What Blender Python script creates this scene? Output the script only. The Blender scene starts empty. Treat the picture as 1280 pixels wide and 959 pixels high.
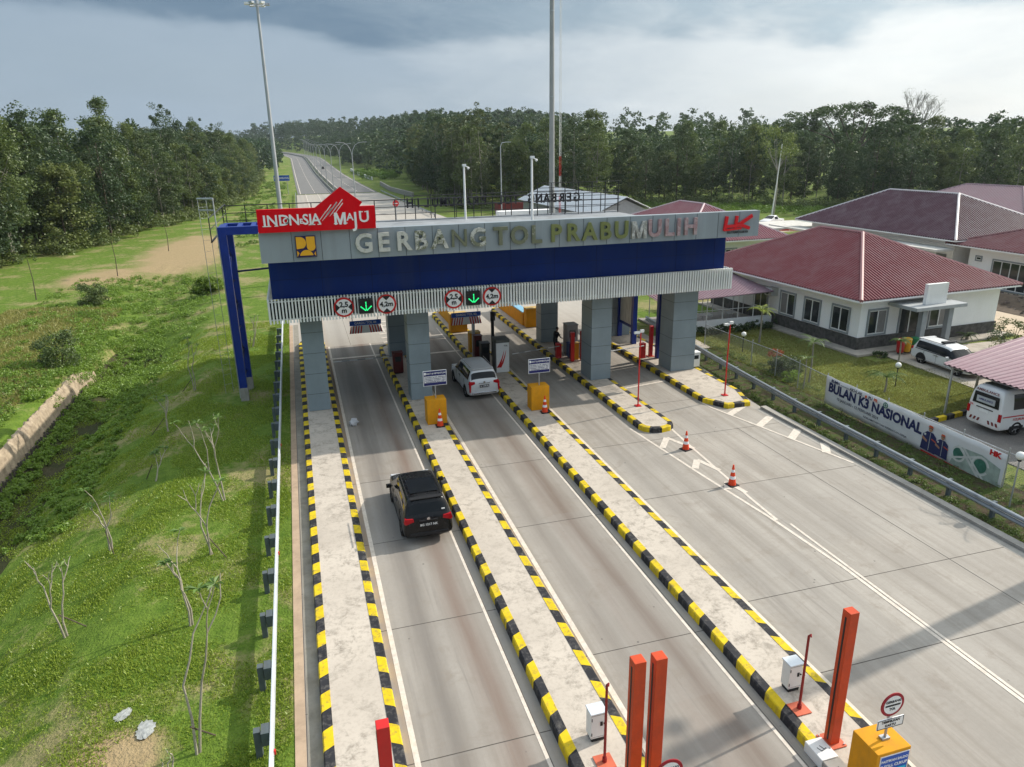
import bpy, bmesh, math, random
import numpy as np
from mathutils import Vector, Matrix
random.seed(7); np.random.seed(7)
R_ = math.radians
scene = bpy.context.scene
col = scene.collection
# ------------------------------------------------------------------ camera
cam_d = bpy.data.cameras.new('camera'); cam = bpy.data.objects.new('camera', cam_d); col.objects.link(cam)
CM = ((0.95822648, -0.10396253, 0.26644661), (-0.28557414, -0.2963352, 0.91139062), (-0.01579296, -0.94940889, -0.31364524))
cam.matrix_world = Matrix(((CM[0][0], -CM[0][1], -CM[0][2], 0), (CM[1][0], -CM[1][1], -CM[1][2], 0),
                           (CM[2][0], -CM[2][1], -CM[2][2], 13.6), (0, 0, 0, 1)))
cam_d.sensor_width = 36; cam_d.lens = 36*897.75/1280; cam_d.clip_end = 6000; cam_d.clip_start = .1
scene.camera = cam
# ------------------------------------------------------------------ light
SUN_AZ, SUN_EL = R_(10.5), R_(35)
sdir = Vector((math.cos(SUN_AZ)*math.cos(SUN_EL), math.sin(SUN_AZ)*math.cos(SUN_EL), math.sin(SUN_EL)))
sd = bpy.data.lights.new('sun', 'SUN'); sd.energy = 4.7; sd.angle = R_(.6); sd.color = (1, .93, .82)
so = bpy.data.objects.new('sun', sd); col.objects.link(so); so.rotation_euler = sdir.to_track_quat('Z', 'Y').to_euler(); so.location = (60, 0, 60)
world = bpy.data.worlds.new('World'); scene.world = world; world.use_nodes = True
wt = world.node_tree; wt.nodes.clear()
def wn(t, **k):
    n = wt.nodes.new(t)
    for a, b in k.items(): setattr(n, a, b)
    return n
sky = wn('ShaderNodeTexSky'); sky.sky_type = 'NISHITA'; sky.sun_disc = False; sky.sun_elevation = SUN_EL
sky.sun_rotation = R_(90)-SUN_AZ; sky.dust_density = 2.0; sky.air_density = 1.0
geo = wn('ShaderNodeTexCoord'); sep = wn('ShaderNodeSeparateXYZ'); wt.links.new(geo.outputs['Generated'], sep.inputs[0])
def wm(op, a, b=None, c=None, clamp=False):
    n = wn('ShaderNodeMath', operation=op, use_clamp=clamp)
    for i, x in enumerate((a, b, c)):
        if x is None: continue
        if isinstance(x, (int, float)): n.inputs[i].default_value = x
        else: wt.links.new(x, n.inputs[i])
    return n.outputs[0]
zc = wm('ADD', wm('MAXIMUM', sep.outputs[2], 0.0), .22)
cmb = wn('ShaderNodeCombineXYZ')
wt.links.new(wm('DIVIDE', sep.outputs[0], zc), cmb.inputs[0]); wt.links.new(wm('DIVIDE', sep.outputs[1], zc), cmb.inputs[1]); cmb.inputs[2].default_value = 3.7
def wnoise(scale, detail, rough, dist=0):
    n = wn('ShaderNodeTexNoise'); n.inputs['Scale'].default_value = scale; n.inputs['Detail'].default_value = detail
    n.inputs['Roughness'].default_value = rough; n.inputs['Distortion'].default_value = dist
    wt.links.new(cmb.outputs[0], n.inputs['Vector']); return n.outputs[0]
def wramp(x, pts):
    r = wn('ShaderNodeValToRGB'); wt.links.new(x, r.inputs[0]); e = r.color_ramp.elements
    while len(e) < len(pts): e.new(.5)
    for q, (p, c) in zip(e, pts): q.position = p; q.color = (c[0], c[1], c[2], 1) if isinstance(c, tuple) else (c, c, c, 1)
    return r.outputs[0]
def wmix(f, a, b, bt='MIX'):
    m = wn('ShaderNodeMix', data_type='RGBA', blend_type=bt)
    for s, x in ((m.inputs[0], f), (m.inputs[6], a), (m.inputs[7], b)):
        if isinstance(x, (int, float)): s.default_value = x
        elif isinstance(x, tuple): s.default_value = (*x, 1)
        else: wt.links.new(x, s)
    return m.outputs[2]
# cloud brightness grows towards the sun (forward scattering)
dotn = wn('ShaderNodeVectorMath', operation='DOT_PRODUCT'); wt.links.new(geo.outputs['Generated'], dotn.inputs[0]); dotn.inputs[1].default_value = sdir
sunward = wramp(wm('ADD', dotn.outputs['Value'], wm('MULTIPLY', wm('SUBTRACT', wnoise(1.3, 7, .6, .3), .5), .34)), [(.0, 0.0), (.30, .04), (.46, .30), (.62, .66), (.80, 1.0)])
big = wnoise(.55, 5, .5, .25); fine = wnoise(2.3, 8, .58, .3)
cov = wramp(wm('ADD', wm('MULTIPLY', big, .8), wm('MULTIPLY', fine, .2)), [(.36, 0.0), (.60, 1.0)])
# the near cloud deck (higher up in the sky) is the thick dark one, the far deck is thin and pale
deck = wm('ADD', sep.outputs[2], wm('ADD', wm('MULTIPLY', wm('SUBTRACT', big, .5), .30), wm('MULTIPLY', wm('SUBTRACT', fine, .5), .05)))
thin = wramp(deck, [(.118, 1.0), (.128, .75), (.142, .12), (.24, .05), (.40, 1.0)])  # last stop pales the unseen high cloud to lift the ambient fill
CLOUD_DARK = (1.35, 2.2, 3.2); CLOUD_LIGHT = (3.55, 4.5, 5.5); CLOUD_SUN = (10.0, 10.4, 10.3); CLOUD_SUND = (5.2, 6.5, 7.3)
cdark = wmix(sunward, CLOUD_DARK, CLOUD_SUND); clight = wmix(sunward, CLOUD_LIGHT, CLOUD_SUN)
wisp = wramp(wnoise(3.1, 9, .62, .5), [(.40, 0.0), (.66, 1.0)]); ccol = wmix(wm('MULTIPLY', wisp, wm('ADD', .14, wm('MULTIPLY', sunward, .35))), wmix(thin, cdark, clight), wmix(sunward, (4.6, 5.6, 6.5), (10.5, 10.6, 10.3)))
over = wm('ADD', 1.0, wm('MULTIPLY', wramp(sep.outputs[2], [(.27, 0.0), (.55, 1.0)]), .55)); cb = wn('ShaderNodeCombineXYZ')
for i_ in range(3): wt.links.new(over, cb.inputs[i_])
ccol = wmix(1.0, ccol, cb.outputs[0], 'MULTIPLY')   # cloud out of view overhead boosted to add ambient fill
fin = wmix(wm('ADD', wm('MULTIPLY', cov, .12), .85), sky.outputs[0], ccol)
bg = wn('ShaderNodeBackground'); bg.inputs['Strength'].default_value = .1
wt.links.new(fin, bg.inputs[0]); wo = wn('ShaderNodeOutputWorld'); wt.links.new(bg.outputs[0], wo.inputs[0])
scene.view_settings.view_transform = 'Standard'; scene.view_settings.look = 'None'
scene.view_settings.exposure = .04; scene.view_settings.gamma = 1
scene.render.resolution_x = 1024; scene.render.resolution_y = 767
scene.render.engine = 'CYCLES'
scene.cycles.max_bounces = 5; scene.cycles.transparent_max_bounces = 6; scene.cycles.diffuse_bounces = 3; scene.cycles.glossy_bounces = 3

# ------------------------------------------------------------------ material helpers
class NT:
    def __init__(s, name):
        s.m = bpy.data.materials.new(name); s.m.use_nodes = True; s.t = s.m.node_tree; s.t.nodes.clear()
        s.out = s.t.nodes.new('ShaderNodeOutputMaterial'); s.b = s.t.nodes.new('ShaderNodeBsdfPrincipled'); s.t.links.new(s.b.outputs[0], s.out.inputs[0])
    def n(s, t, **k):
        x = s.t.nodes.new(t)
        for a, b in k.items(): setattr(x, a, b)
        return x
    def put(s, sock, x):
        if isinstance(x, (int, float)): sock.default_value = x
        elif isinstance(x, tuple): sock.default_value = (*x, 1) if len(x) == 3 and len(sock.default_value) == 4 else x
        else: s.t.links.new(x, sock)
    def set(s, **k):
        for a, b in k.items(): s.put(s.b.inputs[a.replace('_', ' ')], b)
        return s
    def pos(s): return s.n('ShaderNodeNewGeometry').outputs['Position']
    def obj(s): return s.n('ShaderNodeTexCoord').outputs['Object']
    def sc(s, v, k):
        x = s.n('ShaderNodeVectorMath', operation='MULTIPLY'); s.t.links.new(v, x.inputs[0]); x.inputs[1].default_value = k; return x.outputs[0]
    def noise(s, v, scale, detail=4, rough=.55, dist=0):
        x = s.n('ShaderNodeTexNoise'); s.t.links.new(v, x.inputs['Vector'])
        for a, b in (('Scale', scale), ('Detail', detail), ('Roughness', rough), ('Distortion', dist)): x.inputs[a].default_value = b
        return x.outputs[0]
    def math(s, op, a, b=None, c=None, clamp=False):
        x = s.n('ShaderNodeMath', operation=op, use_clamp=clamp)
        for i, q in enumerate((a, b, c)):
            if q is not None: s.put(x.inputs[i], q)
        return x.outputs[0]
    def ramp(s, x, pts):
        r = s.n('ShaderNodeValToRGB'); s.t.links.new(x, r.inputs[0]); e = r.color_ramp.elements
        while len(e) < len(pts): e.new(.5)
        for q, (p, c) in zip(e, pts): q.position = p; q.color = (c[0], c[1], c[2], 1) if isinstance(c, tuple) else (c, c, c, 1)
        return r.outputs[0]
    def mix(s, f, a, b, bt='MIX'):
        m = s.n('ShaderNodeMix', data_type='RGBA', blend_type=bt)
        s.put(m.inputs[0], f); s.put(m.inputs[6], a); s.put(m.inputs[7], b); return m.outputs[2]
    def xyz(s, v):
        x = s.n('ShaderNodeSeparateXYZ'); s.t.links.new(v, x.inputs[0]); return x.outputs
    def bump(s, h, strength=.3, dist=.02):
        x = s.n('ShaderNodeBump'); s.put(x.inputs['Height'], h); x.inputs['Strength'].default_value = strength; x.inputs['Distance'].default_value = dist
        s.t.links.new(x.outputs[0], s.b.inputs['Normal'])
    def gauss(s, x, c, w):
        d = s.math('DIVIDE', s.math('SUBTRACT', x, c), w); return s.math('EXPONENT', s.math('MULTIPLY', s.math('MULTIPLY', d, d), -1.0))
    def band(s, x, a, b, w=.5):
        return s.math('MULTIPLY', s.math('SMOOTH_MIN', s.math('DIVIDE', s.math('SUBTRACT', x, a-w/2), w, clamp=True), 1, 0), s.math('DIVIDE', s.math('SUBTRACT', b+w/2, x), w, clamp=True))
MC = {}
def mat(name, c, rough=.6, metal=0, var=.12, scale=2.5, dirt=0, dirtc=(.12, .09, .06), bump=0, emit=0, spec=.25, streak=.35, **kw):
    if name in MC: return MC[name]
    s = NT(name); s.b.inputs['Specular IOR Level'].default_value = spec; v = s.obj()
    n1 = s.noise(v, scale, 5, .6); f = s.ramp(n1, [(.3, 0.0), (.7, 1.0)])
    cc = s.mix(f, tuple(x*(1-var) for x in c), tuple(min(1, x*(1+var)) for x in c))
    if dirt:
        n2 = s.noise(s.sc(v, (1, 1, streak)), scale*1.9, 7, .68, .4); cc = s.mix(s.math('MULTIPLY', s.ramp(n2, [(.5, 0.0), (.72, 1.0)]), dirt), cc, dirtc)
    s.set(Base_Color=cc, Metallic=metal, Roughness=s.math('ADD', s.math('MULTIPLY', n1, .2), rough-.1), **kw)
    if bump: s.bump(s.noise(v, scale*8, 5, .6), bump, .01)
    if emit: s.set(Emission_Color=tuple(c), Emission_Strength=emit)
    MC[name] = s.m; return s.m
# ------------------------------------------------------------------ mesh helpers
class MB:
    def __init__(s): s.v = []; s.f = []; s.mi = []
    def add(s, vs, fs, mi=0):
        o = len(s.v); s.v += [tuple(p) for p in vs]; s.f += [tuple(o+i for i in f) for f in fs]; s.mi += [mi]*len(fs); return s
    def box(s, c, d, rz=0, mi=0, top=None, rot=None):
        x, y, z = d[0]/2, d[1]/2, d[2]/2; tx, ty = (x*top[0], y*top[1]) if top else (x, y)
        P = [(-x, -y, -z), (x, -y, -z), (x, y, -z), (-x, y, -z), (-tx, -ty, z), (tx, -ty, z), (tx, ty, z), (-tx, ty, z)]
        M = rot if rot is not None else Matrix.Rotation(rz, 3, 'Z')
        P = [tuple(M @ Vector(p)+Vector(c)) for p in P]
        return s.add(P, [(0, 3, 2, 1), (4, 5, 6, 7), (0, 1, 5, 4), (1, 2, 6, 5), (2, 3, 7, 6), (3, 0, 4, 7)], mi)
    def b2(s, a, b, mi=0):
        return s.box([(a[i]+b[i])/2 for i in range(3)], [abs(b[i]-a[i]) for i in range(3)], mi=mi)
    def tube(s, p, q, r0, r1=None, n=8, mi=0):
        return s.path([p, q], [r0, r0 if r1 is None else r1], n, mi)
    def path(s, pts, rs, n=8, mi=0, caps=True):
        pts = [Vector(p) for p in pts]
        if isinstance(rs, (int, float)): rs = [rs]*len(pts)
        V = []; up = None
        for i, p in enumerate(pts):
            d = (pts[min(i+1, len(pts)-1)]-pts[max(i-1, 0)]).normalized()
            if up is None: up = d.orthogonal().normalized()
            a = (up-d*up.dot(d)).normalized(); up = a; b = d.cross(a)
            V += [tuple(p+(a*math.cos(t)+b*math.sin(t))*rs[i]) for t in [2*math.pi*k/n for k in range(n)]]
        F = []
        for i in range(len(pts)-1):
            for k in range(n):
                k2 = (k+1) % n; F.append((i*n+k, i*n+k2, (i+1)*n+k2, (i+1)*n+k))
        if caps: F.append(tuple(range(n-1, -1, -1))); F.append(tuple((len(pts)-1)*n+k for k in range(n)))
        return s.add(V, F, mi)
    def prism(s, poly, a, b, axis='y', mi=0):
        def P(u, w, t): return {'y': (u, t, w), 'z': (u, w, t), 'x': (t, u, w)}[axis]
        n = len(poly); V = [P(u, w, a) for u, w in poly]+[P(u, w, b) for u, w in poly]
        return s.add(V, [tuple(range(n)), tuple(range(2*n-1, n-1, -1))]+[(i, i+n, (i+1) % n+n, (i+1) % n) for i in range(n)], mi)
    def face(s, ps, mi=0): return s.add(ps, [tuple(range(len(ps)))], mi)
    def sphere(s, c, r, nu=12, nv=8, mi=0):
        if isinstance(r, (int, float)): r = (r, r, r)
        V = []; F = []
        for j in range(nv+1):
            t = math.pi*j/nv
            for i in range(nu):
                a = 2*math.pi*i/nu; V.append((c[0]+r[0]*math.sin(t)*math.cos(a), c[1]+r[1]*math.sin(t)*math.sin(a), c[2]+r[2]*math.cos(t)))
        for j in range(nv):
            for i in range(nu): F.append((j*nu+i, (j+1)*nu+i, (j+1)*nu+(i+1) % nu, j*nu+(i+1) % nu))
        return s.add(V, F, mi)
    def disc(s, c, r, y0, y1, n=28, mi=0):    # disc with axis along y
        return s.prism([(c[0]+r*math.cos(2*math.pi*k/n), c[1]+r*math.sin(2*math.pi*k/n)) for k in range(n)], y0, y1, 'y', mi)
    def xf(s, M):
        s.v = [tuple(M @ Vector(p)) for p in s.v]; return s
    def build(s, name, mats, parent=None, smooth=False, bevel=0, world=False, fix=True, label=None):
        me = bpy.data.meshes.new(name); vs = s.v
        if world and parent is not None:
            Mi = parent.matrix_basis.inverted(); vs = [tuple(Mi @ Vector(p)) for p in vs]
        me.from_pydata(vs, [], s.f)
        if not isinstance(mats, (list, tuple)): mats = [mats]
        for m in mats: me.materials.append(m)
        me.polygons.foreach_set('material_index', s.mi)
        if fix:
            bm = bmesh.new(); bm.from_mesh(me); bmesh.ops.recalc_face_normals(bm, faces=bm.faces); bm.to_mesh(me); bm.free()
        if smooth:
            me.polygons.foreach_set('use_smooth', [True]*len(me.polygons))
            me.set_sharp_from_angle(angle=R_(38)) if hasattr(me, 'set_sharp_from_angle') else None
        o = bpy.data.objects.new(name, me); col.objects.link(o)
        if parent is not None: o.parent = parent
        if bevel:
            bv = o.modifiers.new('bevel', 'BEVEL'); bv.width = bevel; bv.segments = 2; bv.limit_method = 'ANGLE'
        if label: o['label'] = label
        return o
def tag(o, label=None, cat=None, group=None, kind=None):
    if label: o['label'] = label
    if cat: o['category'] = cat
    if group: o['group'] = group
    if kind: o['kind'] = kind
    return o
def thing(name, label, cat, loc=(0, 0, 0), rz=0, group=None):
    o = bpy.data.objects.new(name, None); col.objects.link(o); o.empty_display_size = .3
    o.matrix_basis = Matrix.Translation(loc) @ Matrix.Rotation(rz, 4, 'Z')
    return tag(o, label, cat, group)
def copy_tree(o, parent=None):
    c = o.copy(); col.objects.link(c)
    if parent is not None: c.parent = parent
    for ch in o.children: copy_tree(ch, c)
    return c
def put(o, loc, rz=0, sc=1, label=None, group=None):
    S = sc if isinstance(sc, tuple) else (sc, sc, sc)
    o.location = loc; o.rotation_euler = (0, 0, rz); o.scale = S
    if label: o['label'] = label
    if group: o['group'] = group
    return o
def npmesh(name, V, F4, mats, mi=None, smooth=False):
    me = bpy.data.meshes.new(name); nv, nf = len(V), len(F4)
    me.vertices.add(nv); me.vertices.foreach_set('co', np.asarray(V, np.float32).ravel())
    k = F4.shape[1]
    me.loops.add(nf*k); me.loops.foreach_set('vertex_index', F4.astype(np.int32).ravel())
    me.polygons.add(nf); me.polygons.foreach_set('loop_start', np.arange(0, nf*k, k, dtype=np.int32))
    for m in mats: me.materials.append(m)
    if mi is not None: me.polygons.foreach_set('material_index', mi.astype(np.int32))
    if smooth: me.polygons.foreach_set('use_smooth', np.ones(nf, bool))
    me.update(calc_edges=True); return me
def text(s, size, m, parent, loc, name='lettering', ext=.01, off=0, sx=1, rot=(math.pi/2, 0, 0), align='CENTER', spacing=1, world=True, label=None):
    cu = bpy.data.curves.new(name, 'FONT'); cu.body = s; cu.size = size; cu.extrude = ext; cu.offset = off; cu.align_x = align; cu.align_y = 'CENTER'; cu.space_character = spacing
    cu.resolution_u = 3
    o = bpy.data.objects.new(name, cu); col.objects.link(o)
    M = Matrix.Translation(loc) @ (rot if isinstance(rot, Matrix) else Matrix.Rotation(rot[2], 4, 'Z') @ Matrix.Rotation(rot[0], 4, 'X')) @ Matrix.Diagonal((sx, 1, 1, 1))
    bpy.context.view_layer.update()
    me = bpy.data.meshes.new_from_object(o.evaluated_get(bpy.context.evaluated_depsgraph_get())); me.name = name
    bpy.data.objects.remove(o); bpy.data.curves.remove(cu)
    if world and parent is not None: M = parent.matrix_basis.inverted() @ M
    me.transform(M); me.materials.clear(); me.materials.append(m)
    r = bpy.data.objects.new(name, me); col.objects.link(r)
    if parent is not None: r.parent = parent
    if label: r['label'] = label
    return r
def letter_m(m, parent, x, z, h, y0, y1, name='letter'):     # capital M drawn as one clean outline
    w = h*.48; t = h*.20
    P = [(-w, 0), (-w+t, 0), (-w+t, h*.62), (-t*.42, 0), (t*.42, 0), (w-t, h*.62), (w-t, 0), (w, 0), (w, h), (w-t*1.25, h), (0, h*.36), (-w+t*1.25, h), (-w, h)]
    return MB().prism([(x+a, z-h/2+b) for a, b in P], y0, y1, 'y').build(name, m, parent, world=True)
# ------------------------------------------------------------------ common materials
M_ = {}
M_['steel'] = mat('galvanised_steel', (.42, .44, .46), .45, .6, .15, 3, .25)
M_['white'] = mat('white_paint', (.74, .74, .72), .5, 0, .06, 1.2, .12, (.35, .31, .26))
M_['black'] = mat('black_plastic', (.018, .018, .02), .5, 0, .2)
M_['dark'] = mat('dark_steel', (.035, .035, .04), .5, .3, .25)
M_['orange'] = mat('orange_red_paint', (.56, .065, .018), .5, 0, .16, 2, .4, (.26, .05, .03))
M_['red'] = mat('red_paint', (.55, .02, .02), .4, 0, .1, 2, .08)
M_['bluep'] = mat('blue_paint', (.008, .03, .22), .4, 0, .15, 1.5, .1, (.05, .07, .15))
M_['yellowblock'] = mat('yellow_painted_concrete', (.66, .29, .008), .75, 0, .12, 2, .3, (.3, .17, .04), bump=.2)
M_['glass'] = mat('dark_window_glass', (.02, .025, .028), .08, 0, .1, spec=.5)
M_['tyre'] = mat('tyre_rubber', (.02, .02, .02), .85, 0, .2)
M_['rim'] = mat('alloy_rim', (.5, .5, .52), .3, .8, .1)
M_['signwhite'] = mat('sign_white', (.78, .78, .78), .4, 0, .04)
M_['signblue'] = mat('sign_blue', (.01, .08, .42), .4, 0, .08)
M_['navy'] = mat('navy_print', (.018, .022, .12), .5, 0, .08)
M_['glob'] = mat('opal_globe', (.8, .8, .76), .25, 0, .03)
M_['conc'] = mat('grey_concrete', (.33, .31, .28), .85, 0, .15, 2, .35, (.13, .11, .09), bump=.3)

# ------------------------------------------------------------------ terrain
def sstep(t): t = np.clip(t, 0, 1); return t*t*(3-2*t)
def prof(y):
    return np.interp(y, [-100, 240, 300, 396, 480, 583, 752, 850, 1000, 1400], [0, 0, .25, 1.2, 3.0, 5.5, 8.5, 11.4, 12.6, 10])
def cx_shift(y):   # the highway bends to the left far out
    y = np.asarray(y, float); return -np.where(y > 640, (y-640)**2*.00062, 0)
def H(x, y):
    x = np.asarray(x, float); y = np.asarray(y, float)
    z = prof(y)
    fade = 1-sstep((y-56)/16)
    d = np.interp(x, [-17.2, -15.5, -14.95, -14.0, -13.4, -12.4, -9.5, -6.5], [0, -.3, -1.75, -2.0, -2.15, -1.85, -.8, 0])
    d = np.where((x < -17.2) | (x > -6.5), 0, d)
    soft = np.interp(x, [-20, -15, -12, -8], [0, -.9, -.9, 0])*sstep((y-50)/10)*(1-sstep((y-85)/12)); soft = np.where((x < -20) | (x > -8), 0, soft)
    z = z+d*fade+soft
    xs = x-cx_shift(y)
    hr = sstep((xs-40)/60)*sstep((y-300)/250)*17
    hl = sstep((-25-xs)/60)*sstep((y-420)/300)*8
    und = .35*np.sin(x*.11+1)*np.sin(y*.07)*np.clip((np.abs(xs-12)-28)/20, 0, 1)*np.clip((np.abs(y-60)-50)/30+np.clip((-x-25)/20, 0, 1), 0, 1)
    return z+hr+hl+und
xs = np.unique(np.round(np.concatenate([np.arange(-900, -140, 60), np.arange(-140, -30, 5), np.arange(-30, -17, 1.), np.arange(-17.2, -5.9, .35), np.arange(-6, 30, 2.), np.arange(30, 180, 6), np.arange(180, 1200, 60)]), 3))
ys = np.unique(np.concatenate([np.arange(-40, 10, 10), np.arange(10, 60, 1.), np.arange(60, 100, 2.), np.arange(100, 240, 5), np.arange(240, 1000, 10), np.arange(1000, 3200, 100)]))
X, Y = np.meshgrid(xs, ys); Z = H(X, Y)
rough = np.random.rand(*X.shape)-.5
Z = Z+rough*.12*((X < -6.4) & (Y < 100))*(1-((X < -13.3) & (X > -16.2) & (Y < 60)))-.02
nx, ny = len(xs), len(ys)
I = np.arange(nx*ny).reshape(ny, nx)
F4 = np.stack([I[:-1, :-1].ravel(), I[:-1, 1:].ravel(), I[1:, 1:].ravel(), I[1:, :-1].ravel()], 1)
g = NT('grass_ground'); p = g.pos(); x_, y_, z_ = g.xyz(p)
n1 = g.noise(p, .22, 6, .6); n2 = g.noise(p, 2.2, 6, .65); n3 = g.noise(p, 14, 3, .6); n0 = g.noise(p, .045, 3, .5)
grass = g.mix(g.ramp(n2, [(.3, 0.0), (.7, 1.0)]), (.085, .155, .016), (.17, .25, .036))
grass = g.mix(g.ramp(n3, [(.35, 0.0), (.75, .55)]), grass, (.055, .09, .016))
dry = g.mix(g.ramp(n3, [(.3, 0.0), (.8, 1.0)]), (.24, .21, .09), (.38, .31, .17))
grass = g.mix(g.math('MULTIPLY', g.ramp(g.math('ADD', g.math('MULTIPLY', n1, .7), g.math('MULTIPLY', n2, .3)), [(.50, 0.0), (.60, 1.0)]), .85), grass, dry)
def patch(cx, cy, rx, ry, edge=.35):
    dx = g.math('DIVIDE', g.math('SUBTRACT', x_, cx), rx); dy = g.math('DIVIDE', g.math('SUBTRACT', y_, cy), ry)
    d = g.math('SQRT', g.math('ADD', g.math('MULTIPLY', dx, dx), g.math('MULTIPLY', dy, dy)))
    d = g.math('ADD', d, g.math('MULTIPLY', g.math('SUBTRACT', n1, .5), 1.6)); d = g.math('ADD', d, g.math('MULTIPLY', g.math('SUBTRACT', n2, .5), .7))
    return g.math('DIVIDE', g.math('SUBTRACT', 1, d), edge, clamp=True)
soil = g.mix(n2, (.30, .20, .115), (.47, .35, .21))
for a in ((-15, 112, 7, 26), (-22, 92, 5, 8), (-5.5, 15.5, 1.5, 1.2), (-7.5, 15.0, 1.3, 1.0)): grass = g.mix(g.math('MULTIPLY', patch(*a), .85), grass, soil)
# mown, half dry lawn round the offices, soil by the guard rail
lawnd = g.mix(g.ramp(n2, [(.3, 0.0), (.7, 1.0)]), (.11, .16, .03), (.22, .235, .07))
lm = g.math('MULTIPLY', g.math('MULTIPLY', g.math('GREATER_THAN', x_, 27.2), g.math('LESS_THAN', x_, 60)), g.math('MULTIPLY', g.math('LESS_THAN', y_, 50), g.math('GREATER_THAN', y_, 0)))
grass = g.mix(lm, grass, lawnd)
verge = g.mix(g.ramp(n2, [(.42, 0.0), (.6, 1.0)]), (.075, .055, .035), (.06, .09, .02))
vm = g.math('MULTIPLY', g.math('MULTIPLY', g.math('GREATER_THAN', x_, 23.2), g.math('LESS_THAN', x_, 27.2)), g.math('LESS_THAN', y_, 46))
grass = g.mix(vm, grass, verge)
# far land under the woods stays dark green-brown
fm = g.math('MULTIPLY', g.math('GREATER_THAN', x_, 24), g.math('GREATER_THAN', y_, 60))
grass = g.mix(g.math('MULTIPLY', fm, .6), grass, g.mix(n1, (.08, .13, .02), (.14, .17, .035)))
# wet mud down in the ditch
mud = g.math('MULTIPLY', g.math('LESS_THAN', z_, -1.85), g.math('GREATER_THAN', z_, -3))
grass = g.mix(g.math('MULTIPLY', mud, .85), grass, (.035, .03, .02))
g.set(Base_Color=grass, Roughness=.95); g.b.inputs['Specular IOR Level'].default_value = .15
g.bump(g.math('ADD', n3, g.math('MULTIPLY', n2, 1.5)), .9, .08)
me = npmesh('ground', np.stack([X.ravel(), Y.ravel(), Z.ravel()], 1), F4, [g.m], smooth=True)
ground = bpy.data.objects.new('ground', me); col.objects.link(ground); tag(ground, 'green grass ground with dry patches', None, kind='structure')
del X, Y, Z

# ------------------------------------------------------------------ concrete plaza pavement
LANES = [(1.18, 4.74), (6.45, 10.25), (12.02, 15.45), (17.3, 20.5)]
c = NT('plaza_concrete'); p = c.pos(); x_, y_, z_ = c.xyz(p)
a1 = c.noise(p, .35, 6, .62); xw = c.math('ADD', x_, c.math('MULTIPLY', c.math('SUBTRACT', c.noise(c.sc(p, (.3, .12, 1)), 1.0, 4, .6), .5), .55)); a2 = c.noise(c.sc(p, (2.6, .06, 1)), 1.0, 7, .64); a3 = c.noise(p, 7, 6, .7)
base = c.mix(c.ramp(a1, [(.25, 0.0), (.75, 1.0)]), (.315, .285, .25), (.425, .39, .345))
base = c.mix(c.math('MULTIPLY', c.ramp(a2, [(.44, 0.0), (.66, 1.0)]), .62), base, (.235, .205, .17))
base = c.mix(c.ramp(a3, [(.35, .16), (.6, 0.0)]), base, (.2, .17, .14))
tr = None
for cxx, w, col_, amt in ((2.35, .36, (.11, .095, .085), .75), (3.62, .34, (.17, .10, .07), .9), (7.55, .34, (.15, .125, .105), .55), (8.95, .38, (.13, .08, .055), .95), (8.3, .22, (.18, .12, .09), .5), (13.2, .4, (.14, .12, .1), .35), (14.6, .4, (.15, .13, .11), .3), (18.6, .5, (.16, .14, .12), .25)):
    gz = c.gauss(xw, cxx, w)
    nn = c.ramp(c.noise(c.sc(p, (2.2, .10, 1)), 1.0, 6, .66), [(.3, .5), (.6, 1.0)])
    base = c.mix(c.math('MULTIPLY', c.math('MULTIPLY', gz, nn), amt), base, col_)
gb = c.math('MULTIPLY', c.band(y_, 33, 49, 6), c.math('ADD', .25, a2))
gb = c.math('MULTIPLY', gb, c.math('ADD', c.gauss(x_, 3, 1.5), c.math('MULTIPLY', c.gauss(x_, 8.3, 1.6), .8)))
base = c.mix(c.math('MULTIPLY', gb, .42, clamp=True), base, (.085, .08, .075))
# reddish soil washed along the left kerb line
for xx in (1.32, -1.42, 6.6): base = c.mix(c.math('MULTIPLY', c.gauss(x_, xx, .13), c.math('MULTIPLY', a1, 1.1)), base, (.34, .22, .13))
l12 = c.band(x_, 1.3, 10.2, .3); base = c.mix(c.math('MULTIPLY', l12, .30), base, (.21, .185, .16))
# every cast slab has a slightly different tone
wnz = c.n('ShaderNodeTexWhiteNoise', noise_dimensions='2D'); cv = c.n('ShaderNodeCombineXYZ'); c.put(cv.inputs[0], c.math('FLOOR', c.math('DIVIDE', c.math('ADD', x_, .4), 4.05))); c.put(cv.inputs[1], c.math('FLOOR', c.math('DIVIDE', c.math('SUBTRACT', y_, 2.9), 5.13))); c.t.links.new(cv.outputs[0], wnz.inputs['Vector'])
base = c.mix(c.math('MULTIPLY', wnz.outputs[0], .30), base, (.27, .255, .235))
vd = c.n('ShaderNodeTexVoronoi'); c.t.links.new(p, vd.inputs['Vector']); vd.inputs['Scale'].default_value = 1.1; base = c.mix(c.ramp(vd.outputs['Distance'], [(.018, .8), (.05, 0.0)]), base, (.06, .055, .05))
skid = c.noise(c.sc(p, (5, .22, 1)), 1.0, 3, .5, .2); base = c.mix(c.math('MULTIPLY', c.ramp(skid, [(.60, 0.0), (.72, .5)]), c.ramp(a1, [(.4, 0.0), (.6, 1.0)])), base, (.17, .15, .135))
blot = c.noise(p, .9, 7, .72, .5); base = c.mix(c.ramp(blot, [(.54, 0.0), (.70, .5)]), base, (.215, .18, .145))
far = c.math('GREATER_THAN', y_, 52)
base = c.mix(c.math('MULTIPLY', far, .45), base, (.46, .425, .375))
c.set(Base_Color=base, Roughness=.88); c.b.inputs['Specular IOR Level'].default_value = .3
c.bump(c.math('ADD', a3, c.math('MULTIPLY', c.n('ShaderNodeTexWhiteNoise').outputs[0], 0)), .25, .01)
mb = MB()
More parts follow.
